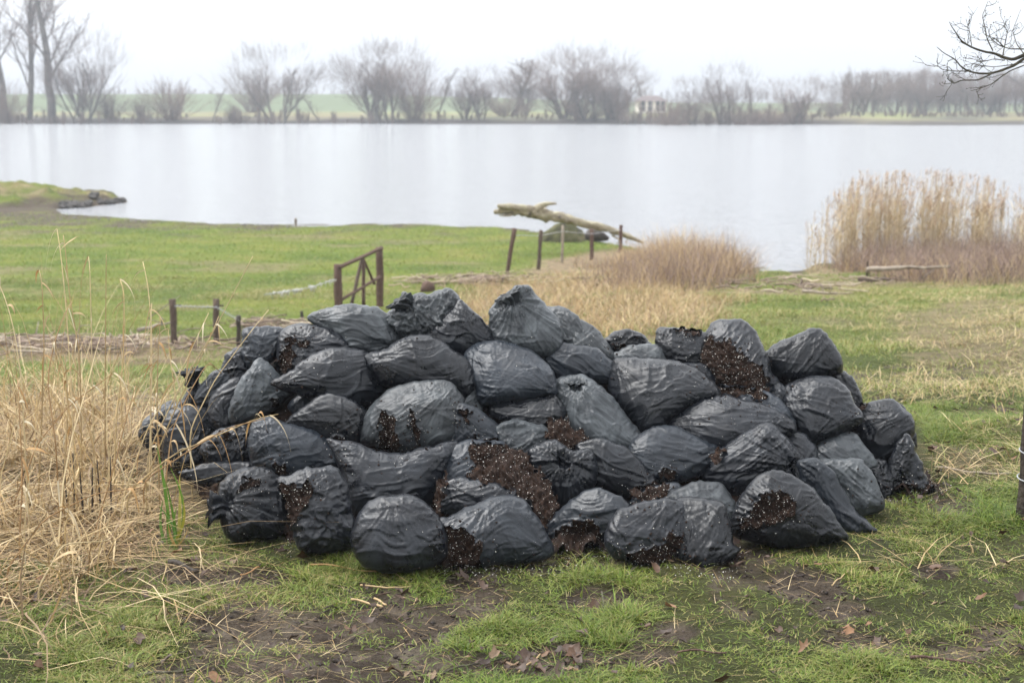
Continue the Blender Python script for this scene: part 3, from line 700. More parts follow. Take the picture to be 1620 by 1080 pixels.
def fallen_trunk():
    Y = 37.0; C = at_y(900, 372, Y); C[2] = ground(C[0], C[1])
    o = empty('fallen_trunk', C)
    m = MB()
    px_tube(m, [(783, 335), (800, 333), (830, 334), (860, 340), (890, 345), (920, 353), (950, 359), (985, 370), (1018, 384)], [35.2, 35.4, 35.8, 36.2, 36.6, 37, 37.4, 38, 38.4],
            [3.5, 6.5, 8.0, 8.8, 8.0, 6.5, 5.8, 4.5, 2.0], 12, 44, .15)
    px_tube(m, [(788, 326), (805, 327), (830, 329), (850, 331), (872, 338)], [35.1, 35.3, 35.7, 36, 36.3], [3.0, 5.0, 5.0, 5.5, 5], 8, 18, .12)
    px_tube(m, [(842, 334), (856, 326), (866, 322), (880, 322)], [35.9, 36, 36, 36.1], [5.5, 5, 3.6, 1.4], 7, 14, .1)
    px_tube(m, [(812, 336), (806, 341), (790, 341)], [35.5, 35.4, 35.3], [3, 2.4, 1.2], 6, 8, .1)
    px_tube(m, [(979, 366), (995, 374), (990, 384)], 38, [2.2, 1.5, 1], 5, 8)
    px_tube(m, [(968, 372), (982, 380), (975, 386)], 37.8, [1.8, 1.3, .8], 5, 8)
    m.v = [v - C for v in m.v]; m.build('trunk', M['wood_moss'], o)
    tag(o, 'pale mossy fallen tree trunk jutting out over the water with a broken forked end', 'dead trunk')
    # what it rests on
    S = gpt(893, 381); m = MB(); th = np.arange(26) / 26 * 2 * math.pi
    hs = np.array([-.1, .05, .2, .36, .46, .5]); rs = np.array([.62, .58, .47, .36, .27, .02])
    V = []
    for h, r in zip(hs, rs):
        rr = r * (1 + .22 * n2(np.cos(th) * 2.2 + h * 2, np.sin(th) * 2.2, 61) + .08 * NR.normal(size=26)); V.append(np.stack([rr * np.cos(th) * 1.05, rr * np.sin(th) * .8, h + .03 * NR.normal(size=26)], -1))
    V = np.concatenate(V); f = []
    for i in range(5):
        for j in range(26):
            k = (j + 1) % 26; f += [(i * 26 + j, i * 26 + k, i * 26 + 26 + k), (i * 26 + j, i * 26 + 26 + k, i * 26 + 26 + j)]
    m.add(V, f)
    m.tube([(-.2, 0, .3), (-.5, .1, .1), (-.75, .15, -.03)], [.09, .07, .03], 6); m.tube([(.25, .1, .4), (.4, .1, .2), (.42, .1, -.05)], [.09, .07, .06], 6)
    m.build('tree_stump', M['stump'], None, S)
    tag(bpy.data.objects['tree_stump'], 'mossy dark stump on the bank propping up the fallen trunk', 'stump')
    # a dark broken block by the stump
    S2 = gpt(940, 382); m = MB(); m.tube([(-.35, 0, .05), (-.1, 0, .16), (.15, 0, .18), (.4, .05, .06)], [.08, .17, .16, .05], 8, wob=.2); m.build('wood_block', M['wood_dark'], None, S2)
    tag(bpy.data.objects['wood_block'], 'dark broken chunk of wood lying beside the mossy stump', 'wood chunk')
fallen_trunk()

def stone(u, v, wpx, hpx, label, mm='stone', name='stone', group=None, seed=0, sink=.25):
    g = gpt(u, v); s = g[1] / FPX; rng = np.random.default_rng(seed + 500)
    bm_v = []; nu, nv = 14, 9
    for i in range(nv):
        ph = math.pi * i / (nv - 1)
        for j in range(nu):
            a = 2 * math.pi * j / nu; d = np.array([math.sin(ph) * math.cos(a), math.sin(ph) * math.sin(a), math.cos(ph)])
            bm_v.append(d)
    D = np.array(bm_v); r = 1 + .3 * n2(D[:, 0] * 1.4 + seed * 3.1, D[:, 1] * 1.4 + D[:, 2] * 1.9, seed) + .12 * n2(D[:, 0] * 4, D[:, 1] * 4 + D[:, 2] * 3, seed + 3)
    V = D * r[:, None] * np.array([wpx * s / 2, wpx * s / 2.4, hpx * s * .62]); V[:, 2] += hpx * s * (.5 - sink)
    f = []
    for i in range(nv - 1):
        for j in range(nu):
            k = (j + 1) % nu; f += [(i * nu + j, (i + 1) * nu + j, (i + 1) * nu + k), (i * nu + j, (i + 1) * nu + k, i * nu + k)]
    m = MB(); m.add(V, f); o = m.build(name, M[mm], None, g)
    tag(o, label, name.replace('_', ' '), group); return o
stone(677, 461, 22, 18, 'small brown stump in the grass beyond the gate', 'wood_red', 'tree_stump', seed=3)
def spit_edge(u):
    ys = np.linspace(50, 66, 400); x = (u - 810) / FPX * (ys * CP + 3.9 * SP); z = ground(x, ys); k = np.nonzero((z[1:] > -1.93) & (z[:-1] <= -1.93) & (ys[1:] > 53))[0][-1:]
    return None if not len(k) else (u, project(np.array([x[k[0]], ys[k[0]], z[k[0]]]))[1])
for k in range(46):
    e = spit_edge(RS.uniform(96, 196))
    if e: stone(e[0], e[1] + RS.uniform(-4, 1.5), RS.uniform(7, 16), RS.uniform(4, 8), 'dark riprap stone at the tip of the grassy spit', 'riprap', 'stone', 'riprap stones at the tip of the grassy spit', k)
for k in range(12):
    u = RS.uniform(105, 470); v = interp(np.array([u]), [(100, 343), (260, 351), (400, 356), (470, 358)])[0] + 1
    stone(u, v, RS.uniform(3, 8), RS.uniform(2, 3.5), 'small stone lying along the edge of the meadow by the water', 'stone', 'stone', 'stones along the meadow edge', 60 + k)

# driftwood
def drift(u, v, du, dv, r, label, mm='wood_grey', seed=0, group='driftwood along the flood line', bend=.1, lift=.06):
    g0 = gpt(u, v); g1 = gpt(u + du, v + dv); rng = np.random.default_rng(seed); n = 14; t = np.linspace(0, 1, n)
    P = g0[None] + (g1 - g0)[None] * t[:, None]; L = np.linalg.norm(g1 - g0)
    off = bend * L * n2(t * 2.2, 0 * t + seed * 1.7, seed); P[:, 1] += off; P[:, 2] = ground(P[:, 0], P[:, 1]) + lift + .35 * np.abs(off)
    s = g0[1] / FPX; m = MB(); m.tube(P - g0, r * s * (1 - .6 * t), 7, wob=.12)
    for k in range(2):
        i = rng.integers(3, n - 3); q = P[i] - g0; m.tube([q, q + rng.normal(0, .09, 3) * L ** .3 + [0, 0, .06], q + rng.normal(0, .18, 3) * L ** .3 + [0, 0, .1]], [r * s * .5, r * s * .4, r * s * .15], 5)
    o = m.build('driftwood', M[mm], None, g0); tag(o, label, 'driftwood', group); return o
drift(1370, 452, 132, -4, 4.4, 'long pale curved driftwood branch lying in front of the brown brush', seed=2, bend=.06, lift=.3)
drift(1360, 447, 50, 3, 4, 'dark rooty end of driftwood by the long pale branch', 'wood', 3)
drift(1270, 468, 55, 3, 3, 'pale driftwood stick lying on the grass track', seed=4)
for k, (u, v, du, dv, r) in enumerate([(5, 545, 90, -5, 3.6), (80, 553, 110, -12, 2.8), (150, 548, 100, 4, 3.6), (222, 530, 52, -14, 3.4), (20, 562, 70, 3, 2.4), (170, 560, 60, -8, 2.4), (90, 539, 60, 3, 2.2), (-40, 540, 80, 4, 4.2)]):
    drift(u, v, du, dv, r, ['thick pale driftwood log at the picture edge of the flood line', 'pale driftwood branch lying across the flood line', 'grey driftwood branch ending near the thick fence post', 'pale driftwood branch leaning up beside the thick fence post',
                            'thin driftwood stick nearest the dry stalks', 'crooked driftwood stick below the others in the flood line', 'thin driftwood stick on top of the flood line', 'grey driftwood log half out of the picture'][k], seed=10 + k)
def litter_sticks():
    m = MB()
    def strew(uc, vc, a, b, n, rmax, cols):
        for k in range(n):
            u = uc + a * NR.normal() * .5; v = vc + b * NR.normal() * .5; g = gpt(u, v); L = NR.uniform(.12, .7); th = NR.normal(0, .6); d = np.array([math.cos(th), math.sin(th), 0]) * L
            t = np.linspace(-.5, .5, 5)[:, None]; P = g + d * t; P[:, 2] = ground(P[:, 0], P[:, 1]) + NR.uniform(.02, .14); P += NR.normal(0, .02, P.shape)
            c = np.array(cols[NR.integers(len(cols))]) * NR.uniform(.7, 1.2); m.tube(P, NR.uniform(.006, rmax), 4, col=c)
    cc = [(.42, .32, .24), (.30, .22, .17), (.52, .43, .32), (.17, .12, .09)]
    strew(1245, 455, 120, 13, 60, .016, cc); strew(120, 551, 360, 13, 190, .014, cc); strew(1390, 448, 110, 8, 12, .015, cc)
    strew(760, 447, 120, 8, 120, .014, cc); strew(430, 520, 90, 10, 80, .012, cc)
    tag(m.build('flood_debris', M['straw']), 'strewn flood debris of sticks and straw along the old waterline', 'debris', kind='stuff')
litter_sticks()

# ------------------------------------------------------------------ grasses
def blades(name, B, H, W, C, lean, mat_, seg=3, droop=.5, az=None, tipw=.15, curl=0.0):
    """many thin leaves as one sheet of real strips: base points B, heights H, widths W, colours C"""
    n = len(B); H = np.broadcast_to(H, (n,)); W = np.broadcast_to(W, (n,)); lean = np.broadcast_to(lean, (n,)); droop = np.broadcast_to(droop, (n,))
    az = NR.uniform(0, 6.283, n) if az is None else az
    d = np.stack([np.cos(az), np.sin(az), 0 * az], -1); tw = az + math.pi / 2 + NR.normal(0, .5, n)
    w = np.stack([np.cos(tw), np.sin(tw), 0 * az], -1)
    t = np.linspace(0, 1, seg + 1)
    V = np.zeros((n, seg + 1, 2, 3))
    for i, ti in enumerate(t):
        hor = H * lean * (ti + droop * ti * ti); ver = H * (ti - .55 * droop * ti * ti * np.minimum(lean * 1.2, 1.6))
        p = B + d * hor[:, None]; p[:, 2] += ver
        if curl: p = p + curl * H[:, None] * np.stack([n2(B[:, 0] * 91 + ti * 2.2, B[:, 1] * 83, 5), n2(B[:, 0] * 71 + ti * 2.1, B[:, 1] * 97, 6), 0.5 * n2(B[:, 0] * 61 + ti * 2.3, B[:, 1] * 77, 7)], -1) * ti
        ww = W * (1 - (1 - tipw) * ti ** 1.6) * .5
        V[:, i, 0] = p - w * ww[:, None]; V[:, i, 1] = p + w * ww[:, None]
    k = np.arange(n)[:, None] * (seg + 1) * 2; i = np.arange(seg)[None] * 2
    f = np.stack([k + i, k + i + 1, k + i + 3, k + i + 2], -1).reshape(-1, 4)
    c = np.repeat(np.asarray(C, float), (seg + 1) * 2, axis=0)
    return link(name, mesh_from(name, V.reshape(-1, 3), f, mat_, c))
def pick(cols, n, var=.2, wts=None):
    c = np.array(cols, float); k = NR.choice(len(c), n, p=None if wts is None else np.array(wts) / sum(wts))
    return c[k] * NR.uniform(1 - var, 1 + var, (n, 1))
def scatter(n, y0, y1, pw=1.0, mx=.42):
    y = y0 + (y1 - y0) * NR.random(n) ** pw
    x = NR.uniform(-1, 1, n) * (y * mx + .5); return x, y
GREEN = [(.068, .120, .011), (.110, .180, .017), (.156, .218, .028), (.215, .225, .046), (.30, .26, .095)]
STRAW = [(.46, .335, .165), (.35, .245, .115), (.56, .44, .25), (.23, .15, .07), (.40, .27, .12)]

def lawn():
    x, y = scatter(560000, 4.3, 10.5, .95)
    mw = mud_w(x, y); dw = dry_w(x, y); cl = fbm(x * 2.6, y * 2.6, 81, 4)
    keep = NR.random(len(x)) < np.clip(.16 + .9 * sstep(-.55, .35, cl), 0, 1) * (1 - .95 * mw) * (1 - .75 * dw)
    keep &= ~in_pile(x, y)
    x, y, cl = x[keep], y[keep], cl[keep]; z = ground(x, y) - .004
    n = len(x)
    wy = np.clip(.5 + .7 * fbm(x * .8, y * .8, 31, 3) + .25 * sstep(.5, 2.5, x), 0, 1)
    C = pick(GREEN, n, .22, [3, 4, 3, 1.2, .5]); yl = pick(GREEN[2:] + STRAW[:1], n, .2); C = C + (yl - C) * (wy * NR.random(n))[:, None]
    tall = sstep(.2, .9, cl)
    H = (.02 + .036 * tall) * NR.uniform(.55, 1.5, n)
    o = blades('grass', np.stack([x, y, z], -1), H, .0036 + .0022 * NR.random(n), C, NR.uniform(.2, 1.6, n), M['blade'], 3, .7)
    tag(o, 'short patchy green grass around the pile of bags', 'grass', kind='stuff')
    # rougher grass behind, thinner with distance
    x, y = scatter(300000, 10, 30, .62, .4)
    dw = dry_w(x, y); cl = fbm(x * 1.1, y * 1.1, 82, 4)
    keep = (NR.random(len(x)) < np.clip(.3 + .7 * sstep(-.5, .4, cl), 0, 1) * (1 - .35 * dw)) & (ground(x, y, False) > -1.88)
    x, y, cl = x[keep], y[keep], cl[keep]; n = len(x); u = 810 + FPX * x / y
    wy = np.clip(.35 + .7 * fbm(x * .3, y * .3, 32, 3) + .35 * sstep(1250, 1500, u) - .2 * sstep(300, 0, u), 0, 1)
    C = pick(GREEN[1:], n, .2, [3, 4, 2, .6]); yl = pick([GREEN[3], GREEN[4], STRAW[0], STRAW[2]], n, .2); C = C + (yl - C) * (wy * NR.random(n))[:, None]
    H = (.035 + .05 * sstep(0, .9, cl)) * NR.uniform(.6, 1.5, n)
    o = blades('meadow_grass', np.stack([x, y, ground(x, y) - .005], -1), H, .005 + .0035 * NR.random(n) + y * .00012, C, NR.uniform(.2, 1.4, n), M['blade'], 2, .7)
    tag(o, 'green and yellowed meadow grass between the pile and the water', 'grass', kind='stuff')
    x, y = scatter(120000, 27, 66, .75, .4)
    keep = (ground(x, y, False) > -1.9) & (NR.random(len(x)) > .75 * dry_w(x, y)); x, y = x[keep], y[keep]; n = len(x)
    C = pick(GREEN[1:], n, .2, [3, 4, 2.5, .8]); yl = pick([GREEN[3], GREEN[4], (.2, .17, .07)], n, .2); C = C + (yl - C) * (sstep(-.3, .8, fbm(x * .22, y * .5, 33, 4)) * NR.random(n))[:, None]
    o = blades('far_meadow_grass', np.stack([x, y, ground(x, y) - .005], -1), .06 * NR.uniform(.5, 1.5, n), .012 + .012 * NR.random(n), C, NR.uniform(.3, 1.4, n), M['blade'], 2, .6)
    tag(o, 'short grazed grass of the meadow near the lake shore', 'grass', kind='stuff')
lawn()

def dry_patch(name, label, n, test, H, W, lean, cols, yr, seg=4, droop=.8, curl=.15, wts=None, mx=.45, xr=(-1, 1)):
    x, y = scatter(n, yr[0], yr[1], .8, mx)
    if xr != (-1, 1): x = NR.uniform(xr[0], xr[1], n) * (y * mx + .5)
    k = NR.random(n) < test(x, y); k &= ~in_pile(x, y) & (ground(x, y, False) > -1.93)
    x, y = x[k], y[k]; m = len(x)
    if callable(H): H = H(x, y)
    o = blades(name, np.stack([x, y, ground(x, y) - .01], -1), H * NR.uniform(.4, 1.35, m), W * NR.uniform(.6, 1.4, m), pick(cols, m, .22, wts), NR.uniform(lean[0], lean[1], m), M['straw'], seg, droop, curl=curl)
    return tag(o, label, 'grass', kind='stuff')
def UV(x, y): return project(np.stack([x, y, ground(x, y, False)], -1))
def t_left(x, y):
    u, v = UV(x, y); w = fbm(x * 1.3, y * 1.3, 101, 3)
    return (1 - sstep(215, 345, u + 55 * w + np.clip(860 - v, -150, 60) * .5)) * sstep(5.0, 6.1, y + .6 * w) * (1 - sstep(11, 15, y + 1.5 * w)) * np.clip(.35 + .9 * w, .05, 1)
dry_patch('dry_grass', 'tangled dry straw grass beside the pile of bags', 46000, t_left, .15, .0068, (.4, 2.4), STRAW + [(.16, .1, .055)], (4.8, 10), 5, .9, .6, xr=(-1, -.25))
dry_patch('tall_dry_grass', 'tall pale dry grass behind the pile down to the driftwood', 16000, lambda x, y: t_left(x, y) * (y > 8.0), .5, .0075, (.15, .8), STRAW[:3], (8, 19), 4, .6, .2)
def t_clump(x, y):
    u, v = UV(x, y); c = n2(x * 2.6, y * 2.6, 131)
    return (1 - sstep(90, 235, u + 50 * n2(x * 2, y * 2, 132))) * sstep(.0, .55, c) * sstep(5.3, 6.0, y)
dry_patch('straw_clumps', 'tall tangled clumps of straw coloured grass along the edge of the pile', 17000, t_clump, .42, .0085, (.1, 1.4), STRAW + [(.22, .15, .08)], (5.0, 10.5), 6, .9, .6, xr=(-1, -.25))
dry_patch('reed_stems', 'thin dry reed stems standing in the straw beside the pile', 420, lambda x, y: (1 - sstep(150, 300, UV(x, y)[0])) * (n2(x * 1.7, y * 1.7, 141) > -.25), .95, .0065, (.05, .5), STRAW[:3] + [(.5, .36, .18)], (6.0, 10.0), 6, .5, .12, xr=(-1, -.3))
def t_mid(x, y):
    u, v = UV(x, y); w = fbm(x * .6, y * .6, 102, 3)
    return sstep(0, .5, 1 - ((u - 920) / 265) ** 2 - ((v - 487) / 60) ** 2 + .35 * w)
dry_patch('straw_meadow', 'tan dead grass meadow behind the pile of bags', 90000, t_mid, .22, .009, (.2, 1.2), STRAW + [(.3, .2, .13), (.24, .22, .08)], (10, 33), 3, .6, .2, mx=.3)
BRUSH = [(.19, .13, .108), (.26, .18, .15), (.13, .088, .075), (.33, .24, .17)]
def t_brush(x, y):
    u, v = UV(x, y); w = fbm(x * .8, y * .8, 103, 3)
    return sstep(0, .4, 1 - ((u - 1060) / 135) ** 2 - ((v - 438) / 32) ** 2 + .55 * w)
dry_patch('dead_brush', 'mound of purplish dead weeds and dry stems above the bay', 80000, t_brush, lambda x, y: (.3 + .3 * sstep(930, 1090, UV(x, y)[0])) * (1 + .5 * fbm(x * 1.2, y * 1.2, 108, 3)), .008, (.05, .8), BRUSH + STRAW[:2], (20, 38), 4, .4, .25, mx=.3)
dry_patch('pale_dead_brush', 'crest of pale dead weeds on the brush mound', 60000, lambda x, y: (lambda u, v, w: sstep(0, .4, 1 - ((u - 1085) / 105) ** 2 - ((v - 418) / 22) ** 2 + .55 * w))(*UV(x, y), fbm(x * .8, y * .8, 104, 3)), lambda x, y: .62 * (.5 + .5 * sstep(960, 1080, UV(x, y)[0])) * (1 + .55 * fbm(x * 1.2, y * 1.2, 109, 3)), .009, (.05, .9), STRAW[:3] + [(.45, .3, .2)], (24, 42), 4, .5, .25, mx=.3)
def t_bram(x, y):
    u, v = UV(x, y); w = fbm(x * .7, y * .7, 105, 3)
    return sstep(0, .35, 1 - ((u - 1545) / 215) ** 2 - ((v - 428) / 27) ** 2 + .25 * w)
dry_patch('bramble_scrub', 'low purplish brown brush in front of the reeds', 110000, t_bram, lambda x, y: .72 * (1 + .35 * fbm(x * 1.1, y * 1.1, 110, 3)), .008, (.1, .9), BRUSH, (18, 40), 4, .5, .35, mx=.45)
dry_patch('bramble_tips', 'straw grass growing through the brown brush before the reeds', 40000, t_bram, .5, .008, (.1, .9), STRAW[:3], (18, 40), 4, .5, .3, mx=.45)
def t_right(x, y):
    u, v = UV(x, y); w = fbm(x * 1.0, y * 1.0, 106, 4)
    return sstep(.0, .6, w + .6 * sstep(1330, 1600, u) - .3) * sstep(1250, 1480, u) * .9
dry_patch('withered_grass', 'withered yellow grass tussocks on the open slope', 110000, t_right, .14, .006, (.3, 1.8), STRAW[:3] + [(.34, .29, .13), (.22, .23, .07)], (6.2, 26), 3, .8, .25)
dry_patch('straw_litter', 'flattened dead straw lying over the grass around the pile', 26000, lambda x, y: .13 + .1 * mud_w(x, y) + .3 * sstep(200, -200, UV(x, y)[0] - 500), .028, .0028, (2.5, 7), STRAW + [(.2, .13, .08)], (4.4, 9.5), 3, .15, .25)

def reeds():
    n = 2500; rng = NR
    u = rng.uniform(1276, 1760, n); w = n2(u / 14, 0 * u, 111) + .5 * n2(u / 5, 0 * u, 112)
    k = rng.random(n) < np.clip(.62 + .5 * w, .12, 1) * np.where(u < 1320, .35, 1) * np.where(u > 1560, .55, 1)
    u = u[k]; n = len(u); Y = rng.uniform(32.2, 35.6, n)
    x = (u - 810) / FPX * (Y * CP + 4 * SP); z = np.maximum(ground(x, Y, False), -2.15)
    top = interp(u, [(1270, 350), (1290, 325), (1320, 300), (1340, 285), (1400, 285), (1470, 277), (1530, 285), (1580, 300), (1640, 318), (1760, 320)])
    H = (at_y(u, top, Y)[:, 2] - z) * np.where(rng.random(n) < .25, rng.uniform(.45, .8, n), rng.uniform(.62, 1.12, n))
    C = pick([(.43, .33, .19), (.50, .40, .25), (.34, .25, .135), (.56, .47, .32)], n, .2)
    B = np.stack([x, Y, z], -1); az = rng.normal(.2, .9, n); lean = np.abs(rng.normal(.06, .07, n))
    a = blades('reed_bed', B, H, .013, C, lean, M['straw'], 4, .5, az, .6, .03)
    tag(a, 'stand of tall tan reeds with feathery heads at the water edge', 'reeds', kind='stuff')
    tip = B + np.stack([np.cos(az) * H * lean * 1.5, np.sin(az) * H * lean * 1.5, H * (1 - .55 * .5 * lean * 1.2)], -1)
    kk = np.repeat(np.nonzero(rng.random(n) < .6)[0], 13); m = len(kk)
    b = blades('reed_plumes', tip[kk] - np.stack([0 * H[kk], 0 * H[kk], rng.uniform(.0, .24, m)], -1), rng.uniform(.06, .17, m), .011, pick([(.34, .23, .15), (.44, .32, .21), (.27, .18, .12)], m, .2), rng.uniform(.2, .9, m), M['straw'], 2, .8, .2 + rng.normal(0, 1.2, m), .3)
    tag(b, 'brown feathery plumes at the top of the reeds', 'reeds', kind='stuff')
    kk = np.repeat(np.arange(n), 3); m = len(kk); f = rng.random(m)
    c = blades('reed_leaves', B[kk] + np.stack([0 * f, 0 * f, H[kk] * f * .8], -1), rng.uniform(.2, .45, m), .018, C[kk], rng.uniform(.3, 1.2, m), M['straw'], 3, .8, None, .15)
    tag(c, 'dry leaves hanging among the tan reed stems', 'reeds', kind='stuff')
reeds()

# ------------------------------------------------------------------ the bags
def P_(s): return np.array([[float(a) for a in q.split(',')] for q in s.split()])
